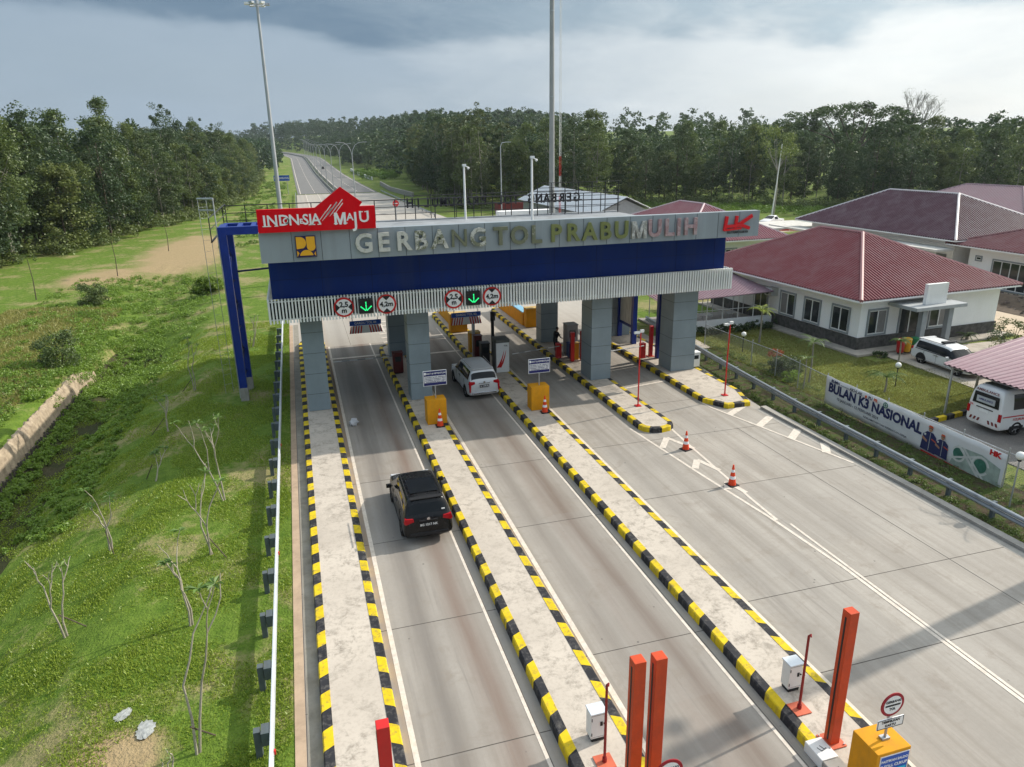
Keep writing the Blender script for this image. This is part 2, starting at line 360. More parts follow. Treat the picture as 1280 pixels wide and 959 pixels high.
mb.prism([(-1.3, -12), (23.1, -12), (23.1, 31), (24.1, 40), (25, 60), (34, 78), (60, 84), (62, 100), (40, 112), (30, 140), (27, 250), (1.5, 250), (.5, 120), (-1.3, 62)], -.3, .0, 'z')
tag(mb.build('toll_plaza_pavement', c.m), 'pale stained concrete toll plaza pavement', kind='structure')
mb = MB()
for yy, xa, xb in ((8.3, 1.18, 4.74), (13.25, 1.18, 4.74), (18.33, 1.18, 4.74), (23.4, 1.18, 4.74), (28.6, 1.18, 4.74), (10.4, 6.45, 10.25), (15.48, 6.45, 10.25), (22.9, 6.45, 10.25), (28.5, 6.45, 10.25),
                   (12.95, 12.0, 23.1), (16.3, 12.0, 23.1), (23.45, 12.0, 23.1), (28.9, 12.0, 23.1), (33.5, 17.3, 20.5), (15.6, -1.3, -.6), (21, -1.3, -.6)):
    mb.b2((xa, yy-.012, .001), (xb, yy+.012, .004))
for xx, ya, yb in ((4.42, -2, 36), (9.98, -2, 36), (-1.02, -2, 50), (20.2, -2, 29.0), (2.98, 52, 200)):
    mb.b2((xx-.01, ya, .0012), (xx+.01, yb, .0045))
tag(mb.build('pavement_joints', mat('joint_tar', (.09, .08, .07), .9)), 'dark saw-cut joints in the concrete', kind='structure')
# darker gutter strip by island one and its soil
mb = MB(); mb.b2((-1.3, -12, .001), (-1.04, 60, .005)); tag(mb.build('gutter_strip', mat('pinkish_gutter_concrete', (.42, .31, .22), .9, 0, .15, 1.5, .3)), 'pinkish edge strip of the pavement', kind='structure')
mb = MB(); mb.b2((-.99, -12, .001), (-.62, 60, .0048)); tag(mb.build('gutter', mat('gutter_concrete', (.26, .24, .2), .9, 0, .2, 1.5, .4)), 'grey concrete gutter', kind='structure')
# painted markings
pm = NT('road_paint'); p = pm.obj(); nz = pm.noise(p, 5, 6, .7)
pm.set(Base_Color=pm.mix(pm.ramp(nz, [(.4, 0.0), (.72, .75)]), (.66, .59, .51), (.40, .34, .28)), Roughness=.7)
SZ = 0
def strip(mb, pts, w, z=.008):
    for (a, b) in zip(pts[:-1], pts[1:]):
        global SZ; SZ += .0003; z = .006+SZ; a = Vector((*a, 0)); b = Vector((*b, 0)); d = (b-a).normalized(); n = Vector((-d.y, d.x, 0))*w/2
        mb.face([tuple((q+Vector((0, 0, z)))) for q in (a-n, b-n, b+n, a+n)])
mb = MB()
strip(mb, [(1.43, -12), (1.43, 52)], .14); strip(mb, [(4.36, -12), (4.36, 52)], .09); strip(mb, [(6.68, -12), (6.68, 50)], .16); strip(mb, [(9.9, -12), (9.9, 55)], .09)
strip(mb, [(12.2, -12), (12.28, 50)], .14)
strip(mb, [(15.1, 30.6), (15.75, 24.3), (16.2, 20.6), (16.45, 17), (16.5, 5)], .12); strip(mb, [(17.35, 33), (16.85, 28), (16.4, 22), (16.33, 20.4)], .12)
strip(mb, [(16.62, 20), (16.62, 5)], .1, .0085)
for yy in (27.9, 25.4, 23.2):
    t = (yy-20.4)/9.2; xl, xr = 16.3-1.0*t, 16.35+.6*t
    strip(mb, [(xl, yy-.5*0), ((xl+xr)/2+.1, yy+.9*t+.3)], .3); strip(mb, [((xl+xr)/2+.1, yy+.9*t+.3), (xr, yy-.5)], .22)
strip(mb, [(20.45, 33), (20.57, 31.9), (22.66, 23.7)], .12)
for k in range(4):
    yy = 30.9-1.9*k; xl = 20.6+(31.9-yy)*.255; strip(mb, [(xl, yy-.2), (min(22.95, xl+1.5-.18*k), yy+.75)], .38)
strip(mb, [(1.0, 55), (3.6, 120), (4.3, 250)], .15); strip(mb, [(5.8, 55), (7, 120), (8, 250)], .12)
for k in range(7): strip(mb, [(5.35, 50.6+k*1.3), (6.6, 50.9+k*1.3)], .3)
strip(mb, [(6.7, 50), (6.9, 62)], .15)
strip(mb, [(1.3, 48.6), (4.7, 48.6)], .3, .009); strip(mb, [(6.6, 47.8), (10.2, 47.8)], .3, .009); strip(mb, [(17.5, 36.4), (20.4, 36.9)], .2, .009)
tag(mb.build('lane_markings', pm.m), 'worn white painted lane lines and hatching', kind='structure')
# kerb and gutter on the right
mb = MB(); mb.b2((22.95, -12, 0), (23.28, 31, .13)); mb.b2((22.6, -12, .001), (22.92, 31, .006))
tag(mb.build('right_kerb', M_['conc']), 'low concrete kerb along the right edge', kind='structure')

# ------------------------------------------------------------------ highway beyond the plaza
yy = np.concatenate([np.arange(246, 1000, 6.)])
def ribbon(name, x0, x1, dz, m, label):
    s = cx_shift(yy); V = np.concatenate([np.stack([x0+s, yy, prof(yy)+dz], 1), np.stack([x1+s, yy, prof(yy)+dz], 1)]); n = len(yy)
    F = np.stack([np.arange(n-1), np.arange(n-1)+n, np.arange(1, n)+n, np.arange(1, n)], 1)
    me = npmesh(name, V, F, [m]); o = bpy.data.objects.new(name, me); col.objects.link(o); tag(o, label, kind='structure'); return o
asp = mat('worn_highway_asphalt', (.17, .165, .16), .85, 0, .12, .2)
ribbon('left_carriageway', 1.8, 12.9, .07, asp, 'grey left carriageway of the highway')
ribbon('right_carriageway', 15.1, 27.0, .07, asp, 'grey right carriageway of the highway')
ribbon('median_strip', 12.9, 15.1, .05, mat('median_grass', (.1, .12, .04)), 'grass median strip')
ribbon('road_edge_line', 2.6, 2.85, .10, pm.m, 'white edge line'); ribbon('road_edge_line', 26.0, 26.25, .10, pm.m, 'white edge line')
ribbon('road_edge_line', 12.2, 12.4, .10, pm.m, 'white edge line'); ribbon('road_edge_line', 15.8, 16.0, .10, pm.m, 'white edge line')
mb = MB()
for k in range(60):
    y0 = 252+k*9
    for xx in (7.3, 21.0):
        s0, s1 = float(cx_shift(y0)), float(cx_shift(y0+5)); z0, z1 = float(prof(y0))+.1, float(prof(y0+5))+.1
        mb.face([(xx-.1+s0, y0, z0), (xx+.1+s0, y0, z0), (xx+.1+s1, y0+5, z1), (xx-.1+s1, y0+5, z1)])
tag(mb.build('lane_dashes', pm.m), 'dashed white lane lines of the highway', kind='structure')
# concrete median barrier
mb = MB()
for i in range(0, len(yy)-1):
    for xx in (13.1, 14.9):
        a, b = yy[i], yy[i+1]; sa, sb = float(cx_shift(a)), float(cx_shift(b)); za, zb = float(prof(a)), float(prof(b))
        V = [(xx-.25+sa, a, za), (xx+.25+sa, a, za), (xx+.1+sa, a, za+.9), (xx-.1+sa, a, za+.9), (xx-.25+sb, b, zb), (xx+.25+sb, b, zb), (xx+.1+sb, b, zb+.9), (xx-.1+sb, b, zb+.9)]
        mb.add(V, [(0, 1, 5, 4), (1, 2, 6, 5), (2, 3, 7, 6), (3, 0, 4, 7)])
tag(mb.build('median_barrier', mat('barrier_concrete', (.30, .29, .27), .85, 0, .2, .5, .3)), 'twin concrete barrier running along the highway median', 'barrier')

# ------------------------------------------------------------------ traffic islands
YEL = mat('kerb_yellow_paint', (.64, .46, .010), .7, 0, .18, 3, .85, (.15, .125, .075), bump=.2)
BLK = mat('kerb_black_paint', (.024, .024, .028), .75, 0, .3, 3, .75, (.15, .14, .125), bump=.2)
top = NT('island_top_concrete'); p = top.pos(); b1 = top.noise(p, 2.3, 9, .78, .35); b2 = top.noise(p, .35, 4, .6); b3 = top.noise(p, 9, 5, .7)
bc = top.mix(top.ramp(b2, [(.3, 0.0), (.7, 1.0)]), (.44, .385, .325), (.56, .495, .42))
bc = top.mix(top.math('MULTIPLY', top.ramp(b1, [(.49, 0.0), (.64, 1.0)]), top.ramp(b2, [(.35, .25), (.62, .9)])), bc, (.215, .185, .15))
bc = top.mix(top.ramp(b3, [(.3, .3), (.5, 0.0)]), bc, (.26, .21, .16))
top.set(Base_Color=bc, Roughness=.9); top.bump(b1, .3, .01)
def island(label, x0, x1, y0, y1, front='flat', rear='flat', phase=0):
    o = thing('traffic_island', label, 'traffic island', ((x0+x1)/2, y0, 0)); h = .25; kw = .27
    # outline as a closed polyline (x,y)
    cx = (x0+x1)/2; r = (x1-x0)/2; pts = []
    if front == 'round': pts += [(cx-r*math.cos(t)*1.0, y0+r*.8-r*.8*math.sin(t)) for t in np.linspace(0, math.pi, 7)]
    elif front == 'angle': pts += [(x0, y0+1.3), (x0+.55*r, y0), (x0+1.55*r, y0), (x1, y0+2)]
    else: pts += [(x0, y0), (x1, y0)]
    if rear == 'round': pts += [(cx+r*math.cos(t), y1-r*1.4+r*1.4*math.sin(t)) for t in np.linspace(0, math.pi, 7)]
    else: pts += [(x1, y1), (x0, y1)]
    n = len(pts); P = [Vector((a, b)) for a, b in pts]
    def off(i, w):
        a, b, c_ = P[i-1], P[i], P[(i+1) % n]; d1 = (b-a).normalized(); d2 = (c_-b).normalized()
        n1, n2 = Vector((-d1.y, d1.x)), Vector((-d2.y, d2.x)); m = (n1+n2); m.normalize(); return b+m*(w/max(.4, m.dot(n1)))
    inner = [off(i, kw) for i in range(n)]
    mb = MB(); mb.prism([tuple(q) for q in inner], .0, h-.012, 'z'); mb.build('island_top', top.m, o, world=True)
    ring = []; L = .64; s = phase*L
    for i in range(n):
        a, b = P[i], P[(i+1) % n]; ia, ib = inner[i], inner[(i+1) % n]; le = (b-a).length; t = 0
        while t < le-1e-6:
            k = int(math.floor(s/L+1e-6)); nxt = min(le, t+(k+1)*L-s)
            if nxt-t < 1e-5: s += 1e-5; continue
            q = [a.lerp(b, t/le), a.lerp(b, nxt/le), ia.lerp(ib, nxt/le), ia.lerp(ib, t/le)]
            oa = (q[0]-q[3]).normalized()*(-.05); ob = (q[1]-q[2]).normalized()*(-.05)
            ring.append((q[0], q[3], oa, k % 2)); s += nxt-t; t = nxt
    # one continuous kerb mesh painted in alternating blocks
    n = len(ring); V = []
    for (p0, p3, oa, _) in ring: V += [(p0.x, p0.y, 0), (p0.x+oa.x*.3, p0.y+oa.y*.3, h-.03), (p0.x+oa.x, p0.y+oa.y, h), (p3.x, p3.y, h), (p3.x, p3.y, 0)]
    F = []; MI = []
    for i in range(n):
        a, b = i*5, ((i+1) % n)*5
        for j in range(4): F.append((a+j, b+j, b+j+1, a+j+1)); MI.append(ring[i][3])
    m = MB(); m.add(V, F); m.mi = MI; m.build('kerb', [YEL, BLK], o, world=True)
    return o
island('long concrete island at the far left beside the grass, carrying the leftmost gate pillar', -.66, 1.18, -10, 54, rear='round', phase=.2)
island('long concrete island between the black car and the lane of the silver car', 4.74, 6.45, -10, 50.5, rear='round', phase=.6)
island('concrete island with the white toll terminal, running down to the yellow sign block', 10.25, 12.02, -10, 60, rear='round', phase=.35)
island('short round-nosed island under the second gate pillar from the right', 15.45, 17.3, 29.6, 60, front='round', rear='round')
island('wide island with angled nose under the rightmost gate pillar', 20.5, 23.3, 31.5, 49, front='angle')
mb = MB()
o = thing('kerb_end_blocks', 'grey and white crash blocks ending the kerb near the tall orange post', 'kerb blocks', (10.4, 9, 0))
for k in range(7):
    y1 = 10.88-k*.62; MB().b2((10.17, y1-.6, 0), (10.62, y1, .285)).build('block', M_['white'] if k % 2 == 0 else M_['conc'], o, world=True, bevel=.02)
    text('LL' if k % 2 == 0 else 'FL', .2, M_['dark'], o, (10.4, y1-.3, .287), 'marking', .002, rot=(0, 0, R_(20)))
# ------------------------------------------------------------------ toll gate
GREY = mat('grey_composite_panel', (.265, .305, .33), .45, .0, .07, .5, .42, (.17, .18, .18), streak=.07)
PGREY = mat('pillar_grey_panel', (.225, .275, .30), .45, .0, .1, .7, .15, (.13, .15, .15))
BLUE = mat('deep_blue_panel', (.002, .022, .155), .55, 0, .14, .6, .45, (.022, .04, .12), spec=.15, streak=.06)
DECK = mat('roof_deck', (.27, .285, .30), .75, 0, .2, .8, .6, (.16, .16, .155))
SEAM = mat('panel_seam', (.07, .08, .09), .7)
gate = thing('toll_gate', 'long toll gate canopy with grey lettered fascia, blue band and white ribbed skirt', 'toll gate', (11.3, 44, 0))
XL, XR = -1.62, 24.15
mb = MB(); mb.prism([(34.3, 8.75), (34.3, 10.1), (34.75, 10.1), (36.9, 9.0), (36.9, 8.75)], XL, XR, 'x'); mb.build('fascia', GREY, gate, world=True)
mb = MB()
x = -.22
while x < 24: mb.b2((x-.012, 34.292, 8.76), (x+.012, 34.30, 10.09)); x += 1.285
mb.build('fascia_seams', SEAM, gate, world=True)
mb = MB(); mb.b2((-1.45, 36.75, 6.62), (23.75, 53.2, 8.52)); mb.build('blue_band', BLUE, gate, world=True)
mb = MB(); x = 1.0
while x < 23.5: mb.b2((x-.01, 36.744, 6.63), (x+.01, 36.752, 8.5)); x += 2.45
mb.b2((-1.44, 36.745, 7.55), (23.74, 36.7515, 7.565)); mb.build('blue_band_joints', mat('dark_blue_seam', (.002, .008, .05), .7), gate, world=True)
mb = MB(); mb.b2((-1.5, 36.95, 8.525), (24.3, 53.4, 8.6)); mb.b2((-1.6, 52.9, 8.3), (24.4, 53.5, 8.66)); mb.build('roof_deck', DECK, gate, world=True)
mb = MB(); mb.b2((-1.6, 36.62, 5.62), (24.0, 36.72, 6.58)); mb.build('skirt_backing', mat('skirt_backing', (.014, .018, .02), .8), gate, world=True)
mb = MB()
x = -1.68
while x < 24.1: mb.b2((x, 36.4, 5.46), (x+.075, 36.61, 6.66)); x += .158
mb.b2((-1.6, 36.53, 5.6), (24.0, 36.58, 5.66)); mb.b2((-1.6, 36.53, 6.5), (24.0, 36.58, 6.56))
mb.build('ribbed_skirt', mat('white_fins', (.82, .84, .82), .5, 0, .08, 1), gate, world=True)
# side skirts
mb = MB()
for xx in (-1.72, 24.05):
    y = 36.8
    while y < 53.2: mb.b2((xx, y, 5.46), (xx+.08, y+.075, 6.66)); y += .2
mb.build('side_fins', MC['white_fins'], gate, world=True)
for i, (x0, x1) in enumerate(((-.3, .82), (5.22, 6.4), (15.95, 17.22), (21.25, 22.85))):
    for y0, dd in ((37.8, 1.15), (47.0, 1.1)):
        if i == 0 and y0 > 40: dd = 1.0
        pl = MB().b2((x0, y0, .25), (x1, y0+dd+(.45 if i > 1 and y0 < 40 else 0), 6.7)).build('pillar', PGREY, gate, world=True, bevel=.015)
        y1 = y0+dd+(.45 if i > 1 and y0 < 40 else 0)
        for z in (1.2, 2.32, 3.44, 4.56): MB().b2((x0-.004, y0-.004, z-.01), (x1+.004, y1+.004, z+.01)).build('panel_joint', SEAM, gate, world=True)
mb = MB(); mb.b2((-1.2, 37.2, 6.45), (23.5, 53, 6.615)); mb.build('soffit', mat('soffit', (.3, .31, .32), .7), gate, world=True)
# letters
def mottled(name, c1, c2, thr):  # two fixed colours mixed in noise patches, chosen letter by letter
    s = NT(name); v = s.obj(); n = s.noise(v, 3.2, 6, .7, .6); n2 = s.noise(v, 14, 4, .7)
    f = s.ramp(s.math('ADD', s.math('MULTIPLY', n, .75), s.math('MULTIPLY', n2, .25)), [(thr-.04, 0.0), (thr+.04, 1.0)])
    s.set(Base_Color=s.mix(f, c1, c2), Roughness=.45, Metallic=.15); s.bump(n2, .5, .02); return s.m
WH = (.54, .54, .50); OL = (.15, .16, .10); DG = (.17, .19, .06); PK = (.33, .20, .21)
L = 'GERBANG TOL PRABUMULIH'.replace(' ', '')
LX = [2.97, 3.87, 4.8, 5.62, 6.52, 7.48, 8.41, 9.54, 10.5, 11.37, 12.4, 13.3, 14.21, 15.07, 15.96, 16.95, 17.84, 18.67, 19.23, 19.93]
WM = [mottled('letter_white', WH, (.42, .42, .36), .55), mottled('letter_half_olive', WH, OL, .5), mottled('letter_olive', WH, OL, .38), mottled('letter_green', OL, DG, .42), mottled('letter_grey_patched', (.52, .52, .50), (.27, .27, .25), .5), mottled('letter_pink', PK, (.42, .32, .33), .5)]
LW = [0, 0, 0, 1, 1, 2, 1, 2, 2, 2, 3, 3, 3, 3, 3, 4, 5, 5, 5, 5]
for ch, lx, w in zip(L, LX, LW):
    if ch == 'M': letter_m(WM[w], gate, lx, 9.41, .86, 34.13, 34.28); continue
    text(ch, 1.19, WM[w], gate, (lx, 34.19, 9.41), 'letter', .06, .034 if ch not in 'MNW' else .006, .96 if ch != 'M' else 1.02)
# public works style emblem: ochre shapes on a dark blue square
o = thing('square_emblem', 'square emblem of ochre curved shapes on dark blue on the grey fascia', 'emblem', (.37, 34.2, 8.93))
OCH = mat('emblem_ochre', (.75, .38, .02), .4, 0, .05)
MB().b2((-.08, 34.18, 8.95), (.82, 34.28, 9.90)).build('emblem_plate', mat('emblem_blue', (.02, .015, .08), .4), o, world=True, bevel=.01)
mb = MB(); a = lambda cx, cz, r, t0, t1, sx=1: [(cx+sx*r*math.cos(t), cz+r*math.sin(t)) for t in np.linspace(R_(t0), R_(t1), 12)]
mb.prism([(-.04, 9.87)]+[(.36-.0, 9.87)][:0]+a(.12, 9.60, .27, 90, -60)+[(.2, 9.36), (-.04, 9.33)], 34.155, 34.179, 'y')
mb.prism([(.40, 9.87), (.78, 9.87), (.78, 9.5)]+a(.60, 9.42, .19, 0, -180)+[(.41, 9.5)], 34.155, 34.179, 'y')
mb.prism(a(.37, 8.98, .30, 10, 170), 34.155, 34.179, 'y')
mb.prism([(-.04, 9.27), (.06, 9.15), (-.04, 8.98)], 34.155, 34.179, 'y'); mb.prism([(.78, 9.2), (.7, 9.1), (.78, 8.98)], 34.155, 34.179, 'y')
mb.build('emblem_shapes', OCH, o, world=True)
# red HK logo
o = thing('company_logo', 'red angular HK logo letters on the right end of the grey fascia', 'logo', (22.8, 34.2, 9.0))
LR = mat('logo_red', (.62, .012, .02), .35, 0, .06)
mb = MB()
def sl(a, b, w, y0=34.14, y1=34.24):
    a = Vector(a); b = Vector(b); d = (b-a).normalized(); n = Vector((-d.y, d.x))*w/2
    mb.prism([tuple(a-n), tuple(b-n), tuple(b+n), tuple(a+n)], y0, y1, 'y')
sl((21.98, 9.12), (22.07, 9.88), .17); sl((22.62, 9.2), (22.68, 9.88), .16); sl((22.05, 9.34), (23.0, 9.38), .16, 34.142, 34.238); sl((22.75, 9.36), (23.62, 9.86), .17, 34.144, 34.236); sl((22.78, 9.45), (23.5, 9.2), .17, 34.146, 34.234); sl((21.95, 9.15), (23.0, 9.22), .1, 34.148, 34.232)
mb.build('logo_letters', LR, o, world=True)
text('HUTAMA KARYA', .17, M_['dark'], o, (22.85, 34.28, 9.0), 'caption', .006, .003)
# red signboard
o = thing('red_signboard', 'red signboard with a tilted square peak on top of the left end of the gate', 'signboard', (1, 34.2, 10.1))
RD = mat('signboard_red', (.62, .002, .008), .4, 0, .06, spec=.12)
MB().prism([(-1.58, 10.12), (3.56, 10.12), (3.56, 11.13), (2.88, 11.13), (3.02, 11.3), (2.1, 12.0), (.92, 11.13), (-1.58, 11.13)], 34.05, 34.27).build('board', RD, o, world=True, bevel=.01)
MB().b2((-1.5, 34.275, 10.12), (3.5, 34.4, 10.3)).build('board_bracket', M_['dark'], o, world=True)
SW = M_['signwhite']
def serif_word(items, y=34.035):
    for ch, x, z, s, sx in items:
        if ch == 'M': letter_m(SW, o, x, z, s*.74, y-.012, y+.012); continue
        text(ch, s*1.06, SW, o, (x, y, z), 'letter', .012, .0 if ch in 'M' else .011, sx)
serif_word([('I', -1.28, 10.62, .62, 1), ('N', -.95, 10.62, .62, .95), ('D', -.45, 10.62, .62, 1), ('O', -.36, 10.6, .34, 1), ('N', -.02, 10.62, .62, .95), ('E', .28, 10.56, .27, 1), ('S', .47, 10.62, .6, .9), ('I', .68, 10.62, .6, 1), ('A', .92, 10.62, .62, .95), ('M', 1.98, 10.62, .72, .95), ('A', 2.42, 10.66, .42, 1), ('J', 2.66, 10.52, .86, .9), ('U', 3.05, 10.64, .66, 1)])
mb = MB()
for (x, w) in ((-1.28, .2), (-1.1, .16), (-.8, .16), (.68, .2), (.79, .16), (1.05, .16), (1.78, .18), (2.2, .18), (2.93, .17), (3.17, .17)):
    mb.b2((x-w/2, 34.03, 10.385), (x+w/2, 34.05, 10.425)) if x < 2.9 else mb.b2((x-w/2, 34.03, 10.86), (x+w/2, 34.05, 10.9))
for k in range(9):
    x0 = 1.02+k*.085; z0 = 10.66+k*.012-(.14 if k < 4 else 0)+.07*(k % 2); ln = .58+.13*((k*5) % 3)
    a_ = Vector((x0, z0)); b_ = a_+Vector((math.cos(R_(50)), math.sin(R_(50))))*ln; n_ = Vector((-math.sin(R_(50)), math.cos(R_(50))))*.021
    MB().prism([tuple(a_-n_*.3), tuple(b_-n_), tuple(b_+n_), tuple(a_+n_*.3)], 34.028, 34.05).build('brush_stroke', SW, o, world=True)
mb.build('letter_serifs', SW, o, world=True)
# height and width limit signs
def ring_sign(txts, label, x, wedge):
    z = 6.07; y = 36.36; o = thing('round_limit_sign', label, 'road sign', (x, y, z-.5), group='round limit signs on the white skirt')
    MB().disc((x, z), .5, y-.03, y+.03).build('red_ring', M_['red'], o, world=True)
    MB().disc((x, z), .405, y-.036, y-.028).build('white_face', SW, o, world=True)
    mb = MB()
    for s_ in (-1, 1):
        if wedge == 'h': mb.prism([(x+s_*.42, z-.22), (x+s_*.42, z+.22), (x+s_*.2, z)], y-.042, y-.035)
        else: mb.prism([(x-.22, z+s_*.42), (x+.22, z+s_*.42), (x, z+s_*.2)], y-.042, y-.035)
    mb.build('wedges', M_['black'], o, world=True)
    for t, dx, dz, s in txts: text(t, s, M_['black'], o, (x+dx, y-.045, z+dz), 'lettering', .004, .012)
W25 = [('2,5', 0, .13, .36), ('m', 0, -.17, .34)]; W42 = [('4,2m', 0, 0, .34)]
ring_sign(W25, 'round red-ringed 2,5 m width sign over the leftmost lane', 1.92, 'h'); ring_sign(W42, 'round red-ringed 4,2m height sign over the leftmost lane', 4.04, 'v')
ring_sign(W25, 'round red-ringed 2,5 m width sign over the lane of the silver car', 7.54, 'h'); ring_sign(W42, 'round red-ringed 4,2m height sign over the lane of the silver car', 9.6, 'v')
GRN = mat('green_led', (.02, .8, .22), .5, 0, 0, emit=1.3)
for x, lab in ((3.0, 'black lane signal with green down arrow over the leftmost lane'), (8.57, 'black lane signal with green down arrow over the lane of the silver car')):
    o = thing('lane_signal', lab, 'traffic signal', (x, 36.3, 5.6), group='green arrow lane signals'); z = 6.07
    MB().b2((x-.36, 36.2, z-.37), (x+.36, 36.39, z+.37)).build('housing', M_['black'], o, world=True, bevel=.02)
    mb = MB()
    for k in range(6): mb.disc((x, z+.2-k*.075), .032, 36.185, 36.199, 8)
    for s_ in (-1, 1):
        for k in range(5): mb.disc((x+s_*(.05+k*.05), z-.2+k*.045), .032, 36.184, 36.198, 8)
    mb.build('arrow_lights', GRN, o, world=True)
# hanging chevron boards under the canopy
for x, lab in ((3.6, 'blue lane name board with red and white striped edge hanging over the leftmost lane'), (10.1, 'blue lane name board with red and white striped edge hanging over the second lane')):
    y = 45.0; o = thing('hanging_chevron_board', lab, 'sign', (x, y, 2.5), group='striped boards hanging in the lanes')
    MB().b2((x-.98, y-.04, 3.05), (x+.98, y+.04, 3.35)).build('blue_board', M_['signblue'], o, world=True)
    text('GARDU TOL 01' if x < 5 else 'GARDU TOL 02', .2, SW, o, (x, y-.05, 3.2), 'lettering', .003, .003)
    MB().prism([(x-.98, 2.55), (x+.98, 2.55), (x+.82, 3.03), (x-.82, 3.03)], y-.03, y+.03).build('white_board', SW, o, world=True)
    for s_ in (-1, 1):
        mb = MB()
        for k in range(5):
            a = .2+k*.165; mb.prism([(x+s_*a, 3.03), (x+s_*(a+.085)*.98, 3.03), (x+s_*(a+.17), 2.55), (x+s_*(a+.085), 2.55)], y-.037, y-.029)
        mb.build('red_stripes', M_['red'], o, world=True)
    mb = MB(); mb.tube((x-.8, y, 3.35), (x-.8, y, 6.45), .025); mb.tube((x+.8, y, 3.35), (x+.8, y, 6.45), .025); mb.build('hanger', M_['steel'], o, world=True)
# roof railing
o = thing('roof_railing', 'thin dark steel railing along the rear edge of the gate roof', 'railing', (11, 53, 9))
mb = MB(); mp = MB()
x = -4.6
while x < 24.5: mp.tube((x, 53.1, 8.6), (x, 53.1, 10.1), .035, n=6); x += 1.45
for z in (9.1, 9.6, 10.1): mb.tube((-4.6, 53.1, z), (24.6, 53.1, z), .025 if z < 10 else .035, n=6)
mb.build('rails', M_['dark'], o, world=True); mp.build('posts', M_['dark'], o, world=True)
mb = MB(); mb.tube((-4.6, 53.1, 8.9), (-1.4, 53.1, 8.9), .07)
for yy_ in (42.2, 53.1): mb.tube((-4.4, yy_, 8.9), (-4.4, yy_, 10.2), .03, n=6)
mb.tube((-4.4, 42.2, 10.2), (-4.4, 53.1, 10.2), .03, n=6); mb.tube((-4.4, 42.2, 9.6), (-4.4, 53.1, 9.6), .025, n=6); mb.tube((-4.4, 42.2, 8.95), (-4.4, 53.1, 8.95), .06, n=6)
mb.build('side_walkway', M_['dark'], o, world=True)
# rear letter frame with reversed letters
o = thing('rear_letter_frame', 'dark lattice frame carrying reversed letters above the roof railing', 'sign frame', (15, 53.8, 9))
mb = MB()
x = 17.6
while x < 24.3: mb.tube((x, 52.6, 8.6), (x, 52.6, 10.95), .035, n=6); x += 1.1
for z in (9.25, 9.6, 9.95, 10.3, 10.6, 10.95): mb.tube((17.6, 52.6, z), (24.2, 52.6, z), .022, n=6)
x = 7.8
while x < 21.5: mb.tube((x, 53.65, 8.6), (x, 53.65, 10.4), .025, n=6); x += 1.9
mb.tube((7.8, 53.66, 9.6), (21.6, 53.66, 9.6), .025); mb.tube((7.8, 53.66, 10.3), (21.6, 53.66, 10.3), .025)
mb.build('frame', M_['dark'], o, world=True)
M180 = Matrix.Rotation(math.pi, 4, 'Z') @ Matrix.Rotation(math.pi/2, 4, 'X')
for i, ch in enumerate('GERBANG TOL PRABUMULIH'):
    if ch != ' ': text(ch, .95, M_['black'], o, (21.2-i*.62, 53.74, 9.75), 'letter', .06, .02, .8, rot=M180)
# small poles on the roof
def mastcam(x, y, z0, z1, lab):
    o = thing('roof_pole', lab, 'pole', (x, y, z0)); MB().tube((x, y, z0), (x, y, z1), .085, .07, 10).build('pole', M_['white'], o, world=True, smooth=True)
    mb = MB(); mb.b2((x-.12, y-.28, z1-.05), (x+.12, y+.05, z1+.1)); mb.tube((x, y, z1), (x+.28, y-.1, z1-.12), .03, n=6); mb.sphere((x+.3, y-.1, z1-.18), .09); mb.build('camera_head', M_['white'], o, world=True)
mastcam(16.0, 49.0, 8.6, 12.85, 'white camera pole standing on the gate roof above the letter R of the sign')
mastcam(11.95, 52.2, 8.6, 12.35, 'shorter white camera pole on the gate roof above the word TOL')
# blue portal frame at the left
o = thing('blue_portal_frame', 'tall blue steel portal frame on concrete feet beside the left end of the gate', 'steel frame', (-3.7, 42.5, 0))
BP = M_['bluep']; zt = 9.75
for (x, y) in ((-3.78, 41.8), (-3.62, 43.9)):
    MB().b2((x-.22, y-.22, -.1), (x+.22, y+.22, .75)).build('footing', M_['conc'], o, world=True)
    MB().b2((x-.2, y-.2, .75), (x+.2, y+.2, zt)).build('post', BP, o, world=True)
mb = MB()
mb.b2((-3.58, 41.62, zt-.42), (-1.63, 41.98, zt-.002)); mb.b2((-3.42, 43.72, zt-.42), (-1.63, 44.08, zt-.002)); mb.b2((-3.95, 42.01, zt-.40), (-3.6, 43.7, zt-.004))
for xx in (-2.9, -2.2): mb.b2((xx-.12, 41.99, zt-.38), (xx+.12, 43.71, zt-.006))
mb.build('top_beams', BP, o, world=True)
mb = MB()
for k in range(6):
    z0 = 1.2+k*1.35; a_, b_ = (-3.76, 42.0, z0), (-3.66, 43.7, z0+1.35)
    if k % 2: a_, b_ = (-3.76, 42.0, z0+1.35), (-3.66, 43.7, z0)
    mb.tube(a_, b_, .05, n=6); mb.tube((-3.76, 42.0, z0), (-3.66, 43.7, z0), .05, n=6)
mb.tube((-3.55, 43.8, 7.05), (-1.5, 43.8, 7.15), .06, n=6)
mb.build('bracing', mat('dark_blue_steel', (.01, .02, .08), .5), o, world=True)
o = thing('access_ladder', 'thin white steel access ladder rising left of the blue portal frame', 'ladder', (-4.4, 42.4, 0))
mb = MB()
for (x, y, z) in ((-4.06, 42.2, 11.25), (-4.95, 43.4, 11.2), (-4.55, 43.7, 11.2)): mb.tube((x, y, -.05), (x, y, z), .014 if x < -4.5 else .035, n=6)
mb.tube((-4.06, 42.2, 11.2), (-4.95, 43.4, 11.15), .06, n=6); mb.tube((-4.06, 42.2, 10.6), (-4.95, 43.4, 10.55), .04, n=6)
mb.build('rails', M_['steel'], o, world=True)
mb = MB(); z = .5
